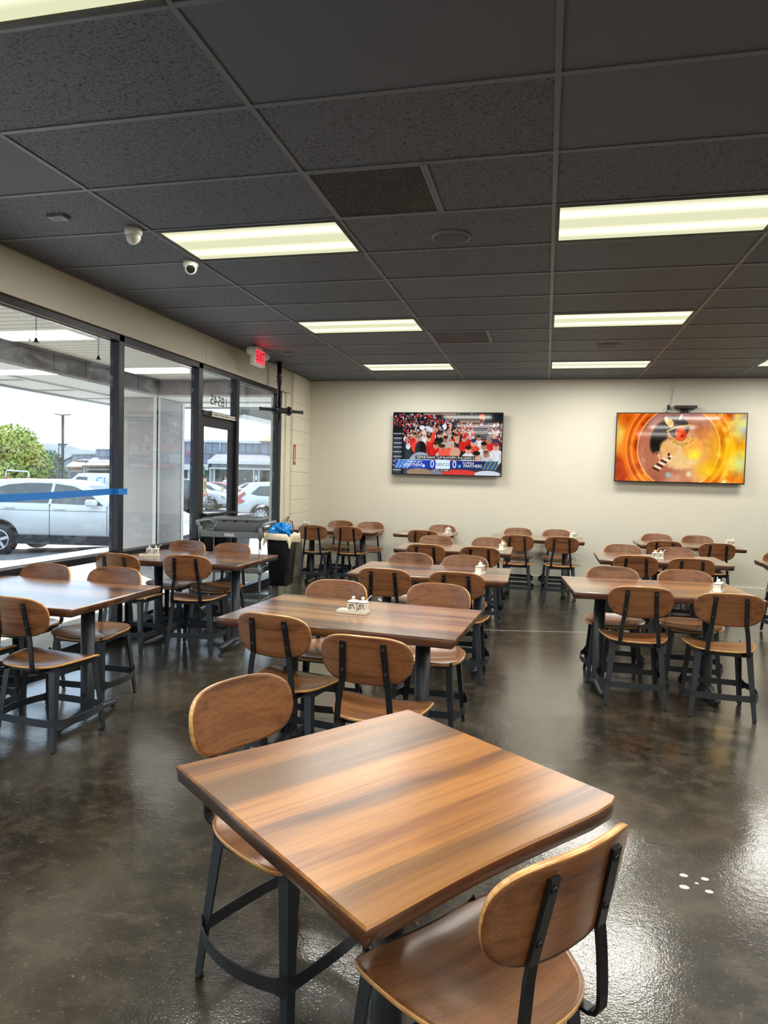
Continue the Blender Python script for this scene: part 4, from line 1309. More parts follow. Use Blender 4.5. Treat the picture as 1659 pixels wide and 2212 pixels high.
    p.ell(.26, .60, .10, .15, bk, 0, .1); p.ell(.26, .80, .20, .17, (.62, .66, .72), 0, .1)
    
    p.ell(.50, .66, .14, .09, (.93, .36, .28), .1, .1); p.ell(.58, .64, .09, .10, (.84, .62, .53), .7, .15)
    p.rect(0.10, .90, 1, 1, (.20, .19, .22)); p.ell(.25, .97, .22, .07, (.60, .50, .40)); p.ell(.43, .98, .16, .08, (.50, .50, .56)); p.ell(.62, .97, .30, .06, (.86, .22, .20)); p.ell(.88, .98, .22, .06, (.82, .84, .90))
    # broadcast graphic
    p.rect(.215, .695, .765, .755, (.06, .06, .08)); p.rect(.02, .765, .97, .905, (.06, .20, .62))
    gx = np.clip((p.X - .02) / .95, 0, 1)
    m = ((p.X >= .02) & (p.X <= .97) & (p.Y >= .765) & (p.Y <= .905)).astype(float)
    p.put(m * np.clip(1 - np.abs(gx - .28) / .3, 0, 1), (.07, .22, .72), .9); p.put(m * np.clip((gx - .45) / .5, 0, 1), (.05, .10, .26), .9)
    for k in range(7):
        p.line(.03 + k * .018, .90, .065 + k * .02, .77, .012, (.35, .72, .95) if k % 2 else (.80, .90, .97), .8); p.line(.84 + k * .018, .90, .875 + k * .02, .77, .012, (.15, .55, .80) if k % 2 else (.80, .78, .55), .75)
    p.rect(.02, .762, .97, .768, (.72, .82, .92)); p.rect(.405, .765, .535, .908, (.86, .94, .98))
    p.rect(.15, .882, .31, .890, (.30, .55, .95))
    p.ell(.292, .86, .022, .024, (.9, .93, .98)); p.ell(.625, .86, .024, .026, (.35, .75, .85)); p.rect(.44, .912, .53, .945, (.15, .15, .18))
    return p
def golden_picture():
    p = Pic(300, 160, (.85, .50, .18))
    n1, n2, n3 = p.noise(3, 5), p.noise(6, 9), p.noise(2, 2)
    p.put(np.clip((n1 - .5) * 5, 0, 1), (.96, .72, .38), .8); p.put(np.clip((.45 - n2) * 6, 0, 1), (.62, .24, .06), .8)
    p.ell(.02, .30, .22, .45, (.93, .86, .55), 0, .9, .8); p.ell(.0, .85, .30, .30, (.62, .22, .06), 0, .9, .8); p.ell(.12, .08, .3, .2, (.70, .30, .08), 0, .9, .7)
    # outer ring and lens
    for rr_, w_, c_ in ((.80, .05, (.93, .60, .22)), (.74, .05, (.80, .42, .12)), (.69, .03, (.97, .76, .45)), (.77, .012, (.99, .88, .68)), (.66, .02, (.86, .50, .18))):
        p.ring(.49, .50, rr_, w_, c_, .8)
    p.ell(.82, .42, .10, .20, (.55, .14, .06), 0, .8, .8); p.ell(.26, .10, .06, .10, (.45, .12, .04), .6, .8, .7); p.ell(.165, .47, .05, .12, (.55, .16, .05), 0, .8, .7)
    p.put((np.sqrt(((p.X - .49) * p.asp) ** 2 + (p.Y - .50) ** 2) < .60).astype(float), (.74, .54, .46), .95)
    inside = (np.sqrt(((p.X - .49) * p.asp) ** 2 + (p.Y - .50) ** 2) < .60).astype(float)
    p.put(inside * np.clip((n1 - .45) * 4, 0, 1), (.93, .82, .74), .8); p.put(inside * np.clip((p.X - .5) * 2.4, 0, 1), (.95, .66, .30), .8); p.put(inside * np.clip((.30 - p.Y) * 3, 0, 1), (.55, .42, .48), .6)
    p.put(inside * np.clip((p.Y - .75) * 4, 0, 1) * np.clip((.5 - p.X) * 5, 0, 1), (.60, .36, .30), .6)
    p.ring(.49, .50, .60, .014, (.99, .86, .66), .95); p.ring(.49, .50, .575, .008, (.80, .45, .18), .7)
    # dark hair, coat, face and helmet
    p.ell(.335, .36, .13, .26, (.10, .05, .05), .25, .25); p.ell(.45, .14, .18, .12, (.12, .08, .10), 0, .35)
    p.ell(.50, .62, .32, .22, (.93, .82, .66), .1, .3); p.ell(.42, .50, .16, .14, (.90, .76, .56), .3, .3); p.ell(.60, .50, .18, .18, (.94, .74, .46), .4, .35)
    r = random.Random(3)
    for k in range(160):
        a = r.uniform(0, 6.28); x, y = .50 + .17 * math.cos(a) * r.uniform(.4, 1.15), .60 + .20 * math.sin(a) * r.uniform(.4, 1.1)
        p.line(x, y, x + r.uniform(-.02, .02), y + r.uniform(-.03, .05), .007, r.choice([(.99, .95, .86), (.86, .68, .46), (.96, .86, .68)]), .6)
    p.ell(.485, .21, .165, .15, (.20, .14, .14), 0, .12); p.ell(.45, .15, .10, .05, (.45, .36, .36), .2, .8, .7); p.ell(.505, .285, .088, .125, (.88, .48, .28), 0, .15); p.ell(.535, .30, .05, .10, (.70, .30, .15), 0, .8, .7)
    p.ell(.48, .25, .018, .010, (.2, .06, .05)); p.ell(.54, .24, .018, .010, (.2, .06, .05)); p.ell(.515, .33, .026, .020, (.70, .12, .14)); p.line(.515, .25, .512, .29, .008, (.75, .36, .22), .6)
    p.ell(.42, .14, .05, .07, (.93, .80, .58), -.5); p.ell(.39, .10, .03, .06, (.98, .90, .74), -.3); p.ell(.50, .05, .02, .05, (.90, .86, .80), .4)
    for (x0, y0, x1, y1) in ((.40, .26, .44, .40), (.44, .40, .52, .46), (.52, .46, .60, .38), (.60, .38, .59, .18), (.42, .34, .49, .42), (.49, .42, .57, .42), (.52, .42, .53, .50), (.40, .26, .47, .20), (.47, .20, .57, .17)):
        p.line(x0, y0, x1, y1, .014, (.96, .84, .56)); p.line(x0, y0 + .008, x1, y1 + .008, .005, (.45, .26, .08))
    # ribbed cuff and skirt
    for k in range(8):
        p.line(.30 + k * .016, .80 - k * .028, .345 + k * .014, .84 - k * .03, .018, (.96, .93, .88) if k % 2 else (.30, .17, .12))
    p.ell(.40, .62, .035, .05, (.92, .78, .64)); p.ell(.42, .60, .02, .03, (.50, .25, .2))
    for k in range(10):
        p.line(.46 + k * .02, .72, .49 + k * .018, .80, .004, (.99, .86, .62), .7); p.line(.46, .71 + k * .01, .66, .70 + k * .01, .003, (.99, .86, .62), .5)
    # smoke
    p.ell(.90, .55, .45, .50, (.96, .86, .26), 0, .9, .8); p.ell(.62, .60, .16, .12, (.97, .93, .40), 0, .9, .9); p.ell(.98, .16, .26, .30, (.80, .90, .95), 0, .9, .9)
    p.ell(.97, .72, .20, .25, (.82, .92, .78), 0, .9, .8); p.ell(.74, .82, .26, .20, (.93, .82, .15), 0, .9, .8)
    p.put(np.clip((n2 - .52) * 5, 0, 1) * np.clip((p.X - .55) * 3, 0, 1), (.98, .93, .55), .6)
    lum = p.a.mean(axis=2, keepdims=True)
    p.a = np.clip(lum + (p.a - lum) * 1.25, 0, 1) ** 1.3
    p.ell(.42, .90, .05, .05, (.55, .82, .84), 0, .6, .8); p.ell(.58, .88, .05, .05, (.92, .93, .74), 0, .6, .8); p.ell(.85, .99, .06, .06, (.98, .97, .70), 0, .8, .9)
    return p
def television(label, x0, x1, z0, z1, pic):
    W, Hh = x1 - x0, z1 - z0
    t = thing('television', label, 'television', ((x0 + x1) / 2, 6.27, (z0 + z1) / 2), group='wall mounted televisions')
    MB().cbox(0, 0, 0, W, .045, Hh, .006).build('case', 'tv_black', t)
    MB().box(-.25, .25, .0225, .088, -.18, .18).build('wall_bracket', 'steel2', t)
    mb = MB()
    b = .012
    mb.box(-W / 2, W / 2, -.026, -.0225, -Hh / 2, -Hh / 2 + b * 1.3).box(-W / 2, W / 2, -.026, -.0225, Hh / 2 - b, Hh / 2).box(-W / 2, -W / 2 + b, -.026, -.0225, -Hh / 2 + b * 1.3, Hh / 2 - b).box(W / 2 - b, W / 2, -.026, -.0225, -Hh / 2 + b * 1.3, Hh / 2 - b)
    mb.build('bezel', 'tv_black', t)
    s_ = pic.build('screen', W - 2 * b, Hh - 2.3 * b, t, -.0235)
    s_.location = (0, 0, b * .15)
    return t, s_, W - 2 * b, Hh - 2.3 * b
tv1, sc1, SW, SH = television('television showing a cheering sports crowd and a score bar', -2.266, -.625, 1.573, 2.510, crowd_picture())
R0 = (PI / 2, 0, 0)
def on1(body, u, v, size, mat='e_white', sx=1.0):
    text('lettering', body, size, mat, sc1, ((u - .5) * SW, -.0245, (.5 - v) * SH), R0, extrude=0.0, sx=sx)
on1('STANLEY CUP PLAYOFFS | FLA LEADS 2-1', .535, .725, .046, sx=.93)
on1('ESPN', .262, .725, .05, sx=1.05)
on1('TAMPA BAY', .212, .800, .042)
on1('LIGHTNING', .195, .850, .064, sx=.88)
on1('0', .372, .838, .155, sx=.8)
on1('0', .578, .838, .155, sx=.8)
on1('GEICO', .470, .838, .062, 'e_navy', sx=1.15)
on1('FLORIDA', .705, .805, .042)
on1('PANTHERS', .745, .855, .064, sx=.88)
on1('1ST 20:00', .485, .930, .032, sx=.9)
MB().tube([(.07, -.005, -.468), (.075, -.005, -.49), (.09, -.005, -.50), (.105, -.005, -.49), (.11, -.005, -.468)], .003, 5).build('cable_loop', 'black_plastic', tv1)
tv2, sc2, SW2, SH2 = television('television showing a golden smoky picture of a helmeted figure', .940, 2.620, 1.550, 2.515, golden_picture())
# set top box above the second screen
t = thing('set_top_box', 'thin black set top box on a small shelf above the right television', 'set top box', (1.84, 6.30, 2.573))
MB().cbox(0, 0, .022, .29, .11, .040, .004).build('case', 'tv_black', t)
MB().box(-.06, .06, -.04, .058, -.004, .0).box(-.05, .05, .05, .058, -.05, 0).build('shelf_bracket', 'steel2', t)
for k, (a, b) in enumerate((((-.10, .03, .01), (-.09, .0, -.06)), ((-.02, .03, .01), (-.02, .0, -.06)), ((.08, .03, .01), (.03, .0, -.06)))):
    MB().tube([a, ((a[0] + b[0]) / 2 + .01, .02, -.03), b], .003, 5).build('lead', 'black_plastic', t)
t = thing('wall_socket', 'small black cable socket on the wall above the right television', 'outlet', (1.633, 6.36, 2.60))
MB().cbox(0, -.006, 0, .035, .012, .06, .003).build('plate', 'tv_black', t)
MB().tube([(0, -.014, -.01), (-.01, -.03, -.04), (-.045, -.04, -.09)], .004, 6).tube([(.008, -.014, -.02), (.05, -.03, -.045)], .004, 6).build('lead', 'black_plastic', t)
tag(MB().tube([(1.72, 6.350, 2.999), (1.700, 6.350, 2.96), (1.675, 6.350, 2.88), (1.660, 6.350, 2.80), (1.654, 6.350, 2.72), (1.655, 6.350, 2.64), (1.665, 6.345, 2.585)], .009, 8).build('wall_cable', 'white_plastic'),
    'white cable running down the wall to the right television', 'cable')

# ================================================================== OUTDOORS
EF = Vector((-math.sin(YAW), math.cos(YAW), 0))
ER = Vector((math.cos(YAW), math.sin(YAW), 0))
def far(u, v, D):
    """a point D metres away in the viewing direction, given where the photograph shows it"""
    x = (u - 829.5) / 1478.09 * D
    vh = 1036 + (u - 829.5) * .0265
    return Vector((CAM.x, CAM.y, 0)) + EF * D + ER * x + Vector((0, 0, CAM.z + (vh - v) / 1478.09 * D))
GZ = -.40
struct('sidewalk', MB().box(-8.55, -3.80, -8, 16, -.30, -.03), 'sidewalk', 'pale concrete sidewalk outside the storefront', 'sidewalk')
MB().box(-8.70, -8.55, -8, 16, -.45, -.04).build('trim_1', 'sidewalk')['kind'] = 'structure'
bpy.data.objects['trim_1']['label'] = 'concrete curb along the parking lot'; bpy.data.objects['trim_1']['category'] = 'curb'
mb = MB()
mb.add([(-8.7, -60, -.20), (-8.7, 140, -.20), (-12, 140, GZ), (-12, -60, GZ)], [(0, 1, 2, 3)])
mb.add([(-12, -60, GZ), (-12, 140, GZ), (-160, 140, GZ), (-160, -60, GZ)], [(0, 1, 2, 3)])
mb.add([(-8.7, 16, -.20), (60, 16, -.20), (60, 140, -.20), (-8.7, 140, -.20)], [(0, 1, 2, 3)])
struct('ground', mb, 'asphalt', 'grey asphalt parking lot', 'ground')

# covered walk
ZS, ZB, XB, YC = 2.965, 2.715, -6.0, 5.88
cn = thing('canopy', 'covered walkway canopy with beaded soffit and brown beam', 'canopy', kind='structure')
MB().box(XB - .02, -3.80, -8, YC + .02, ZS, ZS + .08).build('soffit', 'soffit', cn)
bm_ = MB().box(XB - .65, XB, -8, YC + .65, ZB - .02, ZS + .2).box(XB - .65, -3.80, YC, YC + .65, ZB - .02, ZS + .2).build('beam', 'white_trim', cn)
y = -7.9
while y < YC - .05:
    y1 = min(y + .60, YC)
    MB().cbox(XB + .012, (y + y1) / 2, (ZB + ZS) / 2 - .01, .026, y1 - y - .012, ZS - ZB - .045, .003).build('beam_panel', 'brown_panel', cn)
    y += .60
x = XB + .02
while x < -3.82:
    x1 = min(x + .78, -3.80)
    MB().cbox((x + x1) / 2, YC - .012, (ZB + ZS) / 2 - .01, x1 - x - .014, .026, ZS - ZB - .045, .003).build('beam_panel', 'brown_panel', cn)
    x += .78
MB().box(XB, XB + .05, -8, YC, ZS - .03, ZS + .001).box(XB, -3.80, YC - .05, YC, ZS - .03, ZS + .001).build('crown_strip', 'brown_panel', cn)
MB().box(XB - .70, XB - .64, -8, YC + .7, ZB - .045, ZB + .2).box(XB - .7, -3.8, YC + .64, YC + .70, ZB - .045, ZB + .2).build('bead_strip', 'white_trim', cn)
MB().box(XB - 1.62, XB - .70, -8, YC + 1.62, ZB + .0, ZB + .03).box(XB - .7, -3.0, YC + .70, YC + 1.62, ZB + .0, ZB + .03).build('eave_soffit', 'white_trim', cn)
y = -7.5
while y < YC + 1.5:
    MB().box(XB - 1.62, XB - .70, y, y + .05, ZB - .012, ZB).build('eave_batten', 'grey_trim', cn)
    y += 1.05
MB().box(XB - 1.68, XB - 1.62, -8, YC + 1.68, ZB - .03, ZB + .25).box(XB - 1.68, -3.0, YC + 1.62, YC + 1.68, ZB - .03, ZB + .25).build('fascia', 'grey_trim', cn)
MB().box(XB - 1.68, -3.80, -8, YC + 1.68, ZS + .2, ZS + .3).build('roof_deck', 'grey_trim', cn)
rl_ = MB().lathe([(.10, 0), (.10, -.012), (.075, -.018), (.075, -.004)], 24, cap=False).build('downlight_ring', 'white_trim', cn, (-5.15, 2.62, ZS))
MB().lathe([(.074, -.004), (.0005, -.003)], 24).build('downlight_lens', emit('downlight_glow', (1, .9, .7), 1.2), rl_)
# pillar
pl = thing('pillar', 'wide stucco pillar with white corner trim outside the second window', 'pillar', (XB - .34, YC + .42, -.03))
MB().box(-.34, .32, -.40, .40, 0, ZB + .02).build('shaft', 'pillar_stucco', pl)
MB().box(.26, .335, -.415, -.40, 0, ZB + .01).box(.32, .335, -.415, -.34, 0, ZB + .01).box(.32, .335, .34, .415, 0, ZB + .01).build('corner_trim', 'white_trim', pl)
MB().box(-.35, .26, -.412, -.40, ZB - .36, ZB - .31).build('band', 'grey_trim', pl)
t = thing('planter_bin', 'dark ribbed bin standing outside behind the pillar', 'bin', (-5.05, 6.35, -.03))
MB().loft([R_(.55, .55, .05, 0), R_(.70, .70, .06, .86)], True, True, 0, True).build('body', 'cladding', t)
MB().loft([R_(.72, .72, .06, .84), R_(.74, .74, .06, .90)], True, True, 0, True).build('rim', 'cladding', t)
# next canopy along the walk
nc = thing('neighbor_canopy', 'brown sided canopy of the next shop seen through the last window', 'canopy', kind='structure')
MB().box(-5.6, -5.5, 7.9, 22, 2.62, 3.6).build('fascia_boards', 'siding_brown', nc)
MB().box(-5.64, -5.48, 7.9, 22, 2.56, 2.63).build('drip_edge', 'white_trim', nc)
MB().box(-5.5, -3.2, 7.8, 22, 3.0, 3.1).build('soffit', 'soffit', nc)

# ------------------------------------------------------------------ vehicles
def wheel(parent, s_, y, r, rim, spokes=5, near=True):
    w = thing_child('wheel', parent, (s_, y, r))
    Q = Matrix.Rotation(PI / 2, 4, 'X')
    MB().lathe([(rim * .98, -.10), (r - .03, -.105), (r, -.07), (r, .07), (r - .03, .105), (rim * .98, .10)], 28, mat=Q).build('tyre', 'tyre', w)
    sd = -1
    mb = MB()
    mb.lathe([(rim, .085), (rim, .108), (rim * .90, .112), (rim * .86, .095)], 28, mat=Q, cap=False)
    mb.lathe([(.055, .09), (.055, .112), (.03, .118), (.0005, .118)], 14, mat=Q)
    for k in range(spokes):
        a = 2 * PI * k / spokes + .3
        mb.box(.03, rim * .93, -.032, .032, .086, .108, mat=Q @ Matrix.Rotation(a, 4, 'Z'))
    mb.build('rim', 'alloy', w)
    MB().lathe([(rim * .95, .07), (.0005, .07)], 20, mat=Q).build('brake_shadow', 'cladding', w)
    return w
def thing_child(name, parent, loc):
    o = bpy.data.objects.new(name, None); C.objects.link(o)
    o.parent = parent; o.location = loc; o.empty_display_size = .1
    return o
def interp(tab, x):
    if x <= tab[0][0]:
        return tab[0][1]
    for (a, b), (c, d_) in zip(tab[:-1], tab[1:]):
        if x <= c:
            return b + (d_ - b) * (x - a) / (c - a)
    return tab[-1][1]
def car(name, label, loc, heading, paint, top, belt, sill, wb, R, rim, wins, seams=(), handles=(), mirror=None, tails=None, lamps=None, half=.90, roofw=.62, spokes=5, grp='parked vehicles', clad=True):
    t = thing(name, label, 'vehicle' if 'van' in name else 'car', loc, heading, grp)
    s0, s1 = top[0][0], top[-1][0]
    AR = R + .105
    st = sorted(set([s0 + (s1 - s0) * i / 60 for i in range(61)] + [c + AR * math.cos(a) for c in (0, wb) for a in [PI * k / 12 for k in range(13)]]))
    st = [x for x in st if s0 <= x <= s1]
    rings = []
    for x in st:
        zt = interp(top, x)
        zb = sill
        for c in (0, wb):
            if abs(x - c) < AR:
                zb = max(zb, R + math.sqrt(max(0, AR * AR - (x - c) ** 2)))
        e = min(x - s0, s1 - x)
        w = half * (1 - .16 * max(0, 1 - e / .5) ** 2)
        bz = min(belt, zt - .02)
        zb = min(zb, bz - .03)
        zm = (zb + bz) / 2
        wt = w - (w - roofw) * max(0, min(1, (zt - bz) / .5)) if zt > belt else w - .05
        rings.append([(x, -w + .03, zb), (x, -w, zb + .04), (x, -w, bz - .06), (x, -w + .03, bz), (x, -wt - .02, zt - .05 if zt > belt + .1 else zt - .01), (x, -wt + .08, zt),
                      (x, wt - .08, zt), (x, wt + .02, zt - .05 if zt > belt + .1 else zt - .01), (x, w - .03, bz), (x, w, bz - .06), (x, w, zb + .04), (x, w - .03, zb)])
    MB().loft(rings, True, True, 0, True).build('body', paint, t)
    def side(x, z, o, sg):
        zt = interp(top, x); bz = belt
        k = max(0, min(1, (z - bz) / max(.1, zt - .05 - bz)))
        w = (half - .03) + (max(roofw, half - (half - roofw) * max(0, min(1, (zt - bz) / .5))) + .02 - half + .03) * k
        return Vector((x, sg * (w + o), z))
    for poly in wins:
        for sg in (-1, 1):
            n = len(poly)
            a = [side(x, z, .012, sg) for x, z in poly]; b = [side(x, z, -.03, sg) for x, z in poly]
            MB().add(a + b, [tuple(range(n)), tuple(range(n, 2 * n))] + [(i, (i + 1) % n, n + (i + 1) % n, n + i) for i in range(n)]).build('side_window', 'car_glass', t)
    for x, z0, z1 in seams:
        MB().box(x - .006, x + .006, -half - .003, -half + .05, z0, z1).build('door_seam', 'cladding', t)
    for x, z in handles:
        MB().cbox(x, -half - .014, z, .24, .03, .035, .01).build('door_handle', paint, t)
    if mirror:
        MB().cbox(mirror[0], -half - .11, mirror[1], .22, .18, .15, .035).build('mirror', paint, t)
    if clad:
        MB().box(s0 + .08, s1 - .10, -half + .06, half - .06, sill - .20, sill + .02).build('lower_cladding', 'cladding', t)
    if tails:
        for sg in (-1, 1):
            MB().prism([(x, z) for x, z in tails], half - .14, half + .006, mat=Matrix(((1, 0, 0, 0), (0, 0, sg, 0), (0, 1, 0, 0), (0, 0, 0, 1)))).build('tail_lamp', 'tail_red', t)
    if lamps:
        for sg in (-1, 1):
            MB().prism([(x, z) for x, z in lamps], half - .30, half - .02, mat=Matrix(((1, 0, 0, 0), (0, 0, sg, 0), (0, 1, 0, 0), (0, 0, 0, 1)))).build('head_lamp', 'alloy', t)
    # front and rear glass lie on the sloping roof line
    def slope(xa, xb):
        P = []
        N = 6
        for i in range(N + 1):
            x = xa + (xb - xa) * i / N
            z = interp(top, x) + .006
            w = roofw - .03 + (half - .14 - roofw) * max(0, min(1, (interp(top, (xa if xa < xb else xb)) - z) / .5)) * .6
            P.append([(x, -w, z), (x, w, z), (x, w, z - .02), (x, -w, z - .02)])
        MB().loft(P, True, True, 0, False).build('windscreen', 'car_glass', t)
    up = [p for p in top if p[1] > belt + .04]
    if up:
        xs_ = [p[0] for p in top]
        zmax = max(p[1] for p in top)
        fr = [x for x, z in top if z > zmax - .16][-1]
        be = [x for x, z in top if z > belt + .05][-1]
        slope(fr + .03, be + .05)
        bk_ = [x for x, z in top if z > zmax - .12][0]
        rb = [x for x, z in top if z > belt + .05][0]
        if bk_ - rb > .15:
            slope(rb, bk_ - .03)
    for c in (0, wb):
        for sg in (-1, 1):
            w = wheel(t, c, sg * (half - .115), R, rim, spokes)
            if sg > 0:
                w.rotation_euler = (0, 0, PI)
    return t
SUV_TOP = [(-1.02, .55), (-1.0, 1.0), (-.93, 1.14), (-.78, 1.36), (-.52, 1.60), (-.2, 1.66), (.35, 1.685), (.95, 1.69), (1.50, 1.655), (1.80, 1.575), (2.10, 1.42), (2.48, 1.165), (2.8, 1.11), (3.4, 1.03), (3.72, .92), (3.86, .70), (3.88, .45)]
SUV_WIN = [[(-.50, 1.17), (-.30, 1.17), (-.10, 1.50), (-.42, 1.50), (-.60, 1.34)], [(-.24, 1.17), (1.07, 1.17), (1.07, 1.60), (.55, 1.60), (.12, 1.555), (-.06, 1.50)],
           [(1.14, 1.17), (2.28, 1.14), (2.14, 1.24), (1.92, 1.40), (1.55, 1.545), (1.14, 1.595)]]
hd = YAW
def ground_pt(u, D, z):
    p = far(u, 1000, D); p.z = z
    return p
p = ground_pt(1, 15.0, -.385) + EF * .79
car('white_suv', 'white crossover parked side on outside the first window', p, hd, 'car_white', SUV_TOP, 1.145, .46, 2.87, .34, .225, SUV_WIN,
    seams=((1.115, .47, 1.15), (2.37, .50, 1.12), (-.1, .9, 1.15)), handles=((.24, 1.06), (1.34, 1.05)), mirror=(2.07, 1.20), tails=[(-1.02, .85), (-.80, .88), (-.66, 1.10), (-.80, 1.42), (-.90, 1.25), (-1.01, 1.05)])
o_ = bpy.data.objects['white_suv']
MB().box(-.7, 2.35, -.906, -.9, 1.005, 1.013).build('side_crease', 'cladding', o_)
p = ground_pt(564.5, 26.5, -.40) + EF * .79
car('white_suv', 'white crossover showing its tail lamp through the last window', p, hd, 'car_white', SUV_TOP, 1.10, .46, 2.70, .35, .24, [[(-.42, 1.20), (-.15, 1.14), (.40, 1.12), (.40, 1.52), (-.10, 1.50)], [(.46, 1.12), (1.30, 1.12), (1.30, 1.58), (.46, 1.53)], [(1.36, 1.12), (2.2, 1.12), (1.95, 1.38), (1.36, 1.58)]],
    seams=((.30, .62, 1.1), (1.34, .47, 1.1)), handles=((.62, 1.0),), tails=[(-1.02, .82), (-.74, .84), (-.62, .94), (-.85, 1.0), (-.62, 1.22), (-.66, 1.28), (-.90, 1.10), (-1.01, 1.0)], spokes=10)
SED_TOP = [(-1.0, .55), (-.98, .95), (-.5, 1.04), (-.35, 1.06), (.30, 1.36), (.75, 1.43), (1.35, 1.43), (1.75, 1.33), (2.35, 1.02), (3.2, .90), (3.52, .72), (3.58, .45)]
SED_WIN = [[(-.10, 1.03), (1.0, 1.01), (1.0, 1.37), (.66, 1.37), (.30, 1.30)], [(1.06, 1.01), (2.15, 1.0), (1.72, 1.27), (1.36, 1.365), (1.06, 1.37)]]
def sedan(u, D, paint, label, flip=False, z=-.40, name='sedan', sp=7):
    # the wheel nearest the photograph's mark is the front one
    q_ = ground_pt(u, D, z) + EF * .8
    if not flip:
        q_ = q_ - ER * 2.65
        h_ = hd
    else:
        h_ = hd + PI
    return car(name, label, q_, h_, paint, SED_TOP, 1.0, .36, 2.65, .32, .225, SED_WIN, seams=((1.03, .38, 1.0),), handles=((.75, .90), (1.75, .90)), tails=[(-1.01, .70), (-.75, .74), (-.70, .92), (-1.0, .90)], lamps=[(3.15, .72), (3.5, .66), (3.46, .78), (3.12, .84)], spokes=sp, clad=False)
sedan(452, 36.0, 'car_white', 'white car with bright alloy wheel seen low through the door glass')
sedan(485, 40.0, 'car_blue', 'pale blue white sedan behind the alloy wheeled car, seen through the door')
sedan(512, 45.0, 'car_red', 'red car roof showing above the pale sedan behind the door')
p = ground_pt(385, 33.0, -.40) + EF * .79
car('dark_car', 'black hatchback with red tail lamp at the edge of the pillar', p, hd + PI, 'car_dark', SUV_TOP[:8] + [(a, b - .03) for a, b in SUV_TOP[8:]], 1.10, .42, 2.70, .34, .225, SUV_WIN, tails=[(-1.02, .85), (-.74, .88), (-.62, 1.02), (-.9, 1.1)], spokes=10)
sedan(402, 53.0, 'car_white', 'far white car above the black hatchback', flip=True)
sedan(600, 49.0, 'car_white', 'far white car behind the tail lamp of the right crossover')
# van
VAN_TOP = [(-.95, .6), (-.93, 1.75), (-.8, 1.93), (-.4, 1.97), (1.7, 1.97), (2.25, 1.93), (2.75, 1.55), (2.95, 1.28), (3.6, 1.05), (3.75, .8), (3.78, .5)]
pv = ground_pt(172, 30.0, -.54) + EF * .95
van = car('white_van', 'white work van with blue lettering parked behind the first crossover', pv, hd + PI, 'car_white', VAN_TOP, 1.22, .45, 2.7, .35, .21, [[(1.80, 1.25), (2.68, 1.22), (2.58, 1.45), (2.22, 1.80), (1.80, 1.80)]], seams=((1.70, .5, 1.9),), half=.97, roofw=.84, clad=False)
van.location = ground_pt(145, 30.0, -.54) + EF * .95 + ER * 2.63
def on_van(body, u, v, size, mat, sx=1.0):
    q_ = far(u, v, 30.0 - .10)
    l_ = van.matrix_basis.inverted() @ q_
    return text('lettering', body, size, mat, van, (l_.x, .99, l_.z), (PI / 2, 0, PI), extrude=.002, sx=sx)
on_van('CLEAN', 241, 1041, .48, 'blue_print')
on_van('RAINBOW', 203, 1046, .20, 'dark_ink', .8)
on_van('831-9393', 234, 1055, .16, 'dark_ink', 1.2)

# lumber rack pickup behind the crossover: only the rack frame shows
rk = far(36, 1060, 20)
t = thing('barrier_frame', 'thin white tubular frame with red collars standing behind the crossover', 'frame', rk)
mb = MB().tube([(-.39, 0, GZ - rk.z), (-.39, 0, .50), (-.36, 0, .58), (.36, 0, .56), (.39, 0, .50), (.39, 0, GZ - rk.z)], .022, 8)
mb.build('frame', 'white_trim', t)
for sx in (-1, 1):
    MB().lathe([(.035, .26), (.045, .38), (.03, .40)], 10, mat=Matrix.Translation((sx * .39, 0, 0))).build('red_cap', 'red_paint', t)

# ------------------------------------------------------------------ lamp post, trees, hills, shops
def fpoly(name, pts, D, depth, mat, parent, origin):
    """a slab whose outline is pts (photo places) at distance D, `depth` metres thick"""
    a = [far(u, v, D) - origin for u, v in pts]
    b = [q_ + EF * depth for q_ in a]
    n = len(pts)
    return MB().add(a + b, [tuple(range(n)), tuple(range(n, 2 * n))] + [(i, (i + 1) % n, n + (i + 1) % n, n + i) for i in range(n)]).build(name, mat, parent)
D = 50
o = far(134, 1060, D); o.z = GZ
t = thing('street_lamp', 'tall parking lot lamp post with two flat heads', 'street lamp', o)
top = far(134, 898, D) - o
MB().tube([(0, 0, 0), (0, 0, .5)], .22, 12).build('footing', 'sidewalk', t)
MB().tube([(0, 0, .4), (0, 0, top.z)], .10, 10).build('pole', 'steel', t)
for s_ in (-1, 1):
    MB().tube([(0, 0, top.z), (ER * s_ * .12) + Vector((0, 0, top.z + .02)), ER * s_ * .25 + Vector((0, 0, top.z + .03))], .04, 6).build('arm', 'steel', t)
    MB().cbox(0, 0, 0, .36, .22, .06, .015, mat=Matrix.Translation(ER * s_ * .40 + Vector((0, 0, top.z + .04))) @ Matrix.Rotation(YAW, 4, 'Z') @ Matrix.Rotation(-s_ * .12, 4, 'Y')).build('lamp_head', 'steel', t)
    zc = (far(134, 962, D) - o).z
    b_ = MB().tube([(0, 0, zc - .15), ER * s_ * .16 + Vector((0, 0, zc - .12)), ER * s_ * .20 + Vector((0, 0, zc))], .025, 6).build('bracket', 'steel', t)
    MB().cbox(0, 0, 0, .24, .12, .10, .02, mat=Matrix.Translation(ER * s_ * .24 + Vector((0, 0, zc + .05))) @ Matrix.Rotation(YAW, 4, 'Z')).build('camera', 'steel', b_)
tag(MB().tube([ground_pt(125.5, 52, GZ), far(125.5, 962, 52)], .035, 6).build('vent_pipe', 'steel'), 'thin grey pipe beside the lamp post', 'pipe')

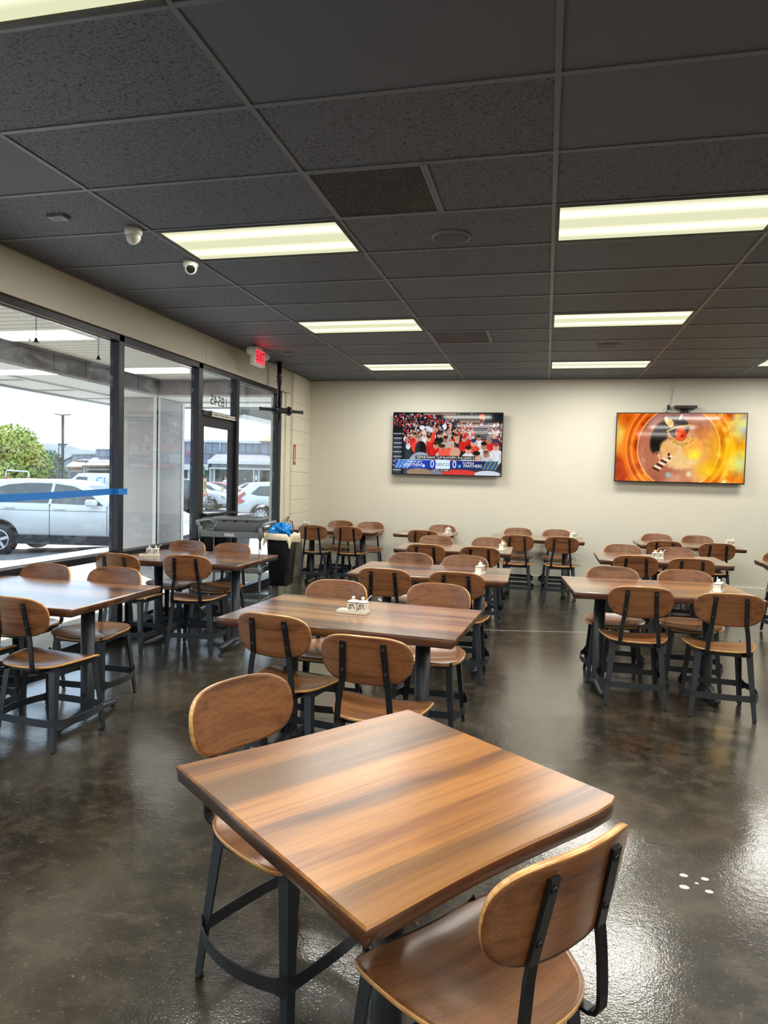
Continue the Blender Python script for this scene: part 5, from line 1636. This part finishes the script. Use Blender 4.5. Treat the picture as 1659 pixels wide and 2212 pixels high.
def tree(name, label, u, vb, D, blobs, mat, n, leaf, seed):
    rnd = random.Random(seed)
    o = far(u, vb, D); o.z = GZ
    t = thing(name, label, 'tree', o)
    m = 1478.09 / D
    mb = MB()
    trunk_h = blobs[0][2]
    mb.tube([(0, 0, 0), (.05, 0, trunk_h * .5), (0, 0, trunk_h)], [.28, .22, .14], 8)
    for bx, by, bz, r in blobs[1:]:
        mb.tube([(0, 0, trunk_h * .45), (bx * .5, by * .5, (trunk_h * .5 + bz) / 2), (bx, by, bz)], [.13, .09, .04], 6)
    mb.build('trunk', 'bark', t)
    v, f = [], []
    tot = sum(r ** 2 for *_, r in blobs)
    for bx, by, bz, r in blobs:
        for k in range(int(n * r * r / tot)):
            d_ = Vector((rnd.gauss(0, 1), rnd.gauss(0, 1), rnd.gauss(0, 1))).normalized()
            q_ = Vector((bx, by, bz)) + d_ * r * (.62 + .42 * rnd.random() ** .6) * Vector((1, 1, .92)).length / 1.71
            a = Vector((rnd.gauss(0, 1), rnd.gauss(0, 1), rnd.gauss(0, 1))).normalized()
            b = a.cross(d_)
            if b.length < .1:
                continue
            b.normalize()
            s_ = leaf * rnd.uniform(.6, 1.3)
            i = len(v)
            v += [q_ - a * s_, q_ + b * s_ * .45, q_ + a * s_, q_ - b * s_ * .45]
            f.append((i, i + 1, i + 2, i + 3))
    mb = MB().add(v, f)
    me = bpy.data.meshes.new('foliage'); me.from_pydata([tuple(q_) for q_ in v], [], f); me.materials.append(MAT[mat])
    fo = obj('foliage', me, t); fo['kind'] = 'stuff'
    return t
tree('leafy_tree', 'large light green tree at the far left beyond the parked crossover', 30, 1060, 42, [(0, 0, 3.2, 1.5), (-.9, .3, 2.4, 1.2), (.9, .2, 2.2, 1.25), (.3, -.4, 1.6, 1.2), (-1.6, .2, 3.0, 1.1), (1.05, 0, 2.9, .85), (-.5, -.2, 3.6, .9), (-2.4, .4, 2.0, 1.3)], 'leaf', 9000, .16, 5)
tree('dark_tree', 'darker green tree between the light tree and the grey shops', 103, 1060, 55, [(0, 0, 2.4, 1.1), (.5, 0, 1.6, 1.0), (-.6, .2, 1.8, 1.0), (.75, 0, 1.0, .8), (1.1, .1, .8, .7)], 'leaf_dark', 4200, .16, 6)

D = 600
ridge = [(-200, 972), (-60, 955), (40, 950), (85, 958), (108, 959), (130, 961), (150, 964), (165, 970), (185, 972), (200, 974), (230, 979), (260, 984), (330, 985), (420, 979), (520, 986), (640, 984)]
mb = MB()
rows = []
for k, (fz, dd) in enumerate(((0, -120), (.55, -60), (1, 0), (.6, 120))):
    rows.append([Vector((far(u, v, D).x, far(u, v, D).y, 0)) + EF * dd + Vector((0, 0, GZ + (far(u, v, D).z - GZ) * fz)) for u, v in ridge])
mb.loft(rows, False, False, 0, True)
struct('hills', mb, 'hill', 'hazy green hills on the horizon', 'hills')

# shops seen through the first window
D = 60
o = far(180, 1060, D); o.z = GZ
t = thing('shop_building', 'blue grey sided shops with brown shingle roofs behind the van', 'building', o)
fpoly('wall', [(118, 1060), (118, 1003), (154, 987), (154, 982), (205, 981), (205, 971), (300, 972), (300, 1060)], D + 3, 8, 'siding', t, o)
fpoly('parapet_cap', [(153, 981.5), (205, 980.5), (205, 982.5), (153, 983.5)], D + 2.9, 8, 'grey_trim', t, o)
fpoly('parapet_cap', [(204, 970), (300, 971), (300, 973), (204, 972)], D + 2.9, 8, 'grey_trim', t, o)
fpoly('verge_board', [(117, 1003), (154, 986), (154, 988.5), (117, 1005.5)], D + 2.9, .2, 'steel', t, o)
fpoly('front_wall', [(142, 1060), (142, 1009), (178, 1009), (178, 1060)], D + .6, 2.4, 'siding', t, o)
fpoly('front_wall', [(178, 1060), (178, 1005), (300, 1005), (300, 1060)], D, 3, 'siding', t, o)
def roof_slab(pts_lo, pts_hi, D0, D1, mat):
    a = [far(u, v, D0) - o for u, v in pts_lo]; b = [far(u, v, D1) - o for u, v in pts_hi]
    lo = [q_ - Vector((0, 0, .12)) for q_ in a]; lob = [q_ - Vector((0, 0, .12)) for q_ in b]
    return MB().add(a + b[::-1] + lo + lob[::-1], [(0, 1, 2, 3), (7, 6, 5, 4), (0, 4, 5, 1), (1, 5, 6, 2), (2, 6, 7, 3), (3, 7, 4, 0)]).build('roof', mat, t)
roof_slab([(140, 1008), (178, 1008)], [(158, 995.5), (186, 994)], D - .2, D + 3, 'shingle_tan')
roof_slab([(175, 1005), (300, 1005)], [(188, 999), (300, 998)], D - .8, D + 1, 'shingle_tan')
roof_slab([(186, 999), (300, 998.5)], [(205, 985), (300, 985)], D + .8, D + 3.2, 'shingle_grey')
roof_slab([(166, 995), (200, 995)], [(172, 989), (204, 985)], D + 2, D + 3.2, 'shingle_grey')
fpoly('sign_board', [(152, 1010), (177, 1010), (177, 1017), (152, 1017)], D + .5, .1, 'paper', t, o)
text('lettering', 'BAKERY', .34, 'red_print', t, far(178, 1013.8, D + .4) - o, (PI / 2, 0, YAW), extrude=.01)
MB().tube([far(153, 1016, D + .4) - o, far(157, 1011.5, D + .4) - o, far(161, 1015, D + .4) - o], .05, 6).build('logo_stroke', 'red_print', t)
fpoly('window_trim', [(184, 1013), (300, 1013), (300, 1016), (184, 1016)], D - .1, .15, 'white_trim', t, o)
fpoly('shop_window', [(188, 1016), (300, 1016), (300, 1060), (188, 1060)], D - .02, .1, 'car_glass', t, o)
fpoly('door_trim', [(150, 1017), (176, 1017), (176, 1019), (150, 1019)], D + .5, .15, 'white_trim', t, o)
fpoly('shop_window', [(152, 1019), (176, 1019), (176, 1060), (152, 1060)], D + .55, .1, 'car_glass', t, o)
for u in (143, 179):
    fpoly('corner_board', [(u, 1060), (u, 1008), (u + 2, 1008), (u + 2, 1060)], D - .1 if u > 150 else D + .5, .2, 'white_trim', t, o)
fpoly('utility_box', [(128, 1060), (128, 1021), (134, 1021), (134, 1060)], D + 2.7, .3, 'white_trim', t, o)

# shops seen through the door and the last window
D = 62
o = far(500, 1090, D); o.z = GZ
t = thing('strip_mall', 'long grey shop row with white trim and a shingled porch roof', 'building', o)
fpoly('parapet_wall', [(330, 1090), (330, 950), (700, 960), (700, 1090)], D + 4.2, 8, 'siding', t, o)
fpoly('parapet_trim', [(330, 948), (700, 958), (700, 963), (330, 953)], D + 4.0, .3, 'white_trim', t, o)
for u in (471, 561):
    fpoly('pilaster', [(u, 985), (u, 957), (u + 2.2, 957), (u + 2.2, 985)], D + 4.0, .25, 'white_trim', t, o)
fpoly('tower', [(562, 1090), (562, 954), (700, 957), (700, 1090)], D + 3.2, 3, 'siding', t, o)
fpoly('tower_trim', [(559, 952), (700, 955), (700, 960), (559, 957)], D + 3.0, .3, 'white_trim', t, o)
roof_slab([(558, 953), (700, 956)], [(574, 940), (700, 942)], D + 2.8, D + 5, 'shingle_tan')
roof_slab([(446, 996), (700, 1001)], [(472, 976), (700, 981)], D - 1.2, D + 4, 'shingle_grey')
roof_slab([(330, 1008), (448, 1009)], [(330, 978), (452, 980)], D + .6, D + 4.1, 'shingle_grey')
fpoly('fascia', [(446, 996), (700, 1001), (700, 1007), (446, 1002)], D - 1.3, .3, 'white_trim', t, o)
fpoly('fascia', [(330, 1008), (448, 1009), (448, 1016), (330, 1015)], D + .4, .3, 'white_trim', t, o)
fpoly('frieze', [(456, 1003), (700, 1007), (700, 1014), (456, 1010)], D - .8, .5, 'grey_trim', t, o)
fpoly('porch_beam', [(450, 1010), (700, 1015), (700, 1018.5), (450, 1013.5)], D - 1.0, .5, 'white_trim', t, o)
fpoly('shop_window', [(330, 1016), (450, 1017), (450, 1090), (330, 1090)], D + 3.4, .2, 'grey_trim', t, o)
fpoly('shop_window', [(462, 1013), (700, 1018), (700, 1090), (462, 1090)], D + 1.6, .2, 'car_glass', t, o)
for u, w_ in ((451, 2), (460, 2), (545, 2.5), (556, 2.5), (596, 2.5), (404, 4)):
    fpoly('porch_post', [(u, 1090), (u, 1012), (u + w_, 1012), (u + w_, 1090)], D - .9 if u > 440 else D + .6, .25, 'white_trim', t, o)
fpoly('pier_panel', [(547.5, 1090), (547.5, 1016), (556, 1016), (556, 1090)], D - .7, .3, 'siding', t, o)
fpoly('notice', [(549, 1028), (554.5, 1028), (554.5, 1038), (549, 1038)], D - .8, .05, 'label_white', t, o)
fpoly('pier_panel', [(453, 1090), (453, 1012), (460, 1012), (460, 1090)], D - .7, .3, 'siding', t, o)
text('lettering', 'UICERIE', .62, 'red_print', t, far(402, 979, D + 3.2) - o, (PI / 2, 0, YAW), extrude=.02, sx=.95)

# people under the porch
def person(label, u, D, h, cloth):
    o = far(u, 1070, D); o.z = GZ + .05
    t = thing('person', label, 'person', o, YAW, 'people under the far porch')
    k = h / 1.7
    vs = [(0, 0, .95), (0, 0, 1.15), (0, 0, 1.38), (0, 0, 1.48), (0, -.02, 1.60), (.19, 0, 1.38), (.26, -.06, 1.12), (.22, -.22, .98), (-.19, 0, 1.38), (-.26, -.06, 1.12), (-.22, -.22, .98),
          (.10, 0, .92), (.11, -.02, .50), (.11, 0, .06), (.12, -.12, .04), (-.10, 0, .92), (-.11, .03, .50), (-.12, .04, .06), (-.12, -.08, .04)]
    es = [(0, 1), (1, 2), (2, 3), (3, 4), (2, 5), (5, 6), (6, 7), (2, 8), (8, 9), (9, 10), (0, 11), (11, 12), (12, 13), (13, 14), (0, 15), (15, 16), (16, 17), (17, 18)]
    rad = [.14, .14, .15, .06, .11, .06, .05, .04, .06, .05, .04, .09, .07, .05, .04, .09, .07, .05, .04]
    me = bpy.data.meshes.new('body'); me.from_pydata([tuple(c * k for c in q_) for q_ in vs], es, [])
    me.materials.append(MAT[cloth])
    b = obj('body', me, t)
    m_ = b.modifiers.new('skin', 'SKIN')
    for i, s_ in enumerate(me.skin_vertices[0].data):
        s_.radius = (rad[i] * k, rad[i] * k)
        s_.use_root = (i == 0)
    b.modifiers.new('sub', 'SUBSURF').levels = 1
    MB().lathe([(.0005, -.13), (.07, -.11), (.10, -.04), (.10, .05), (.07, .11), (.0005, .13)], 12, mat=Matrix.Translation((0, -.03 * k, 1.62 * k))).build('head', 'skin', t)
    MB().lathe([(.108, .0), (.108, .06), (.078, .12), (.0005, .14)], 12, mat=Matrix.Translation((0, -.01 * k, 1.63 * k))).build('hair', 'dark_ink', t)
    return t
person('person in pale top standing under the far porch left of the door frame', 486, 59.5, 1.66, 'label_white')
person('person in dark clothes standing under the far porch right of the door frame', 528, 59.5, 1.62, 'cloth')
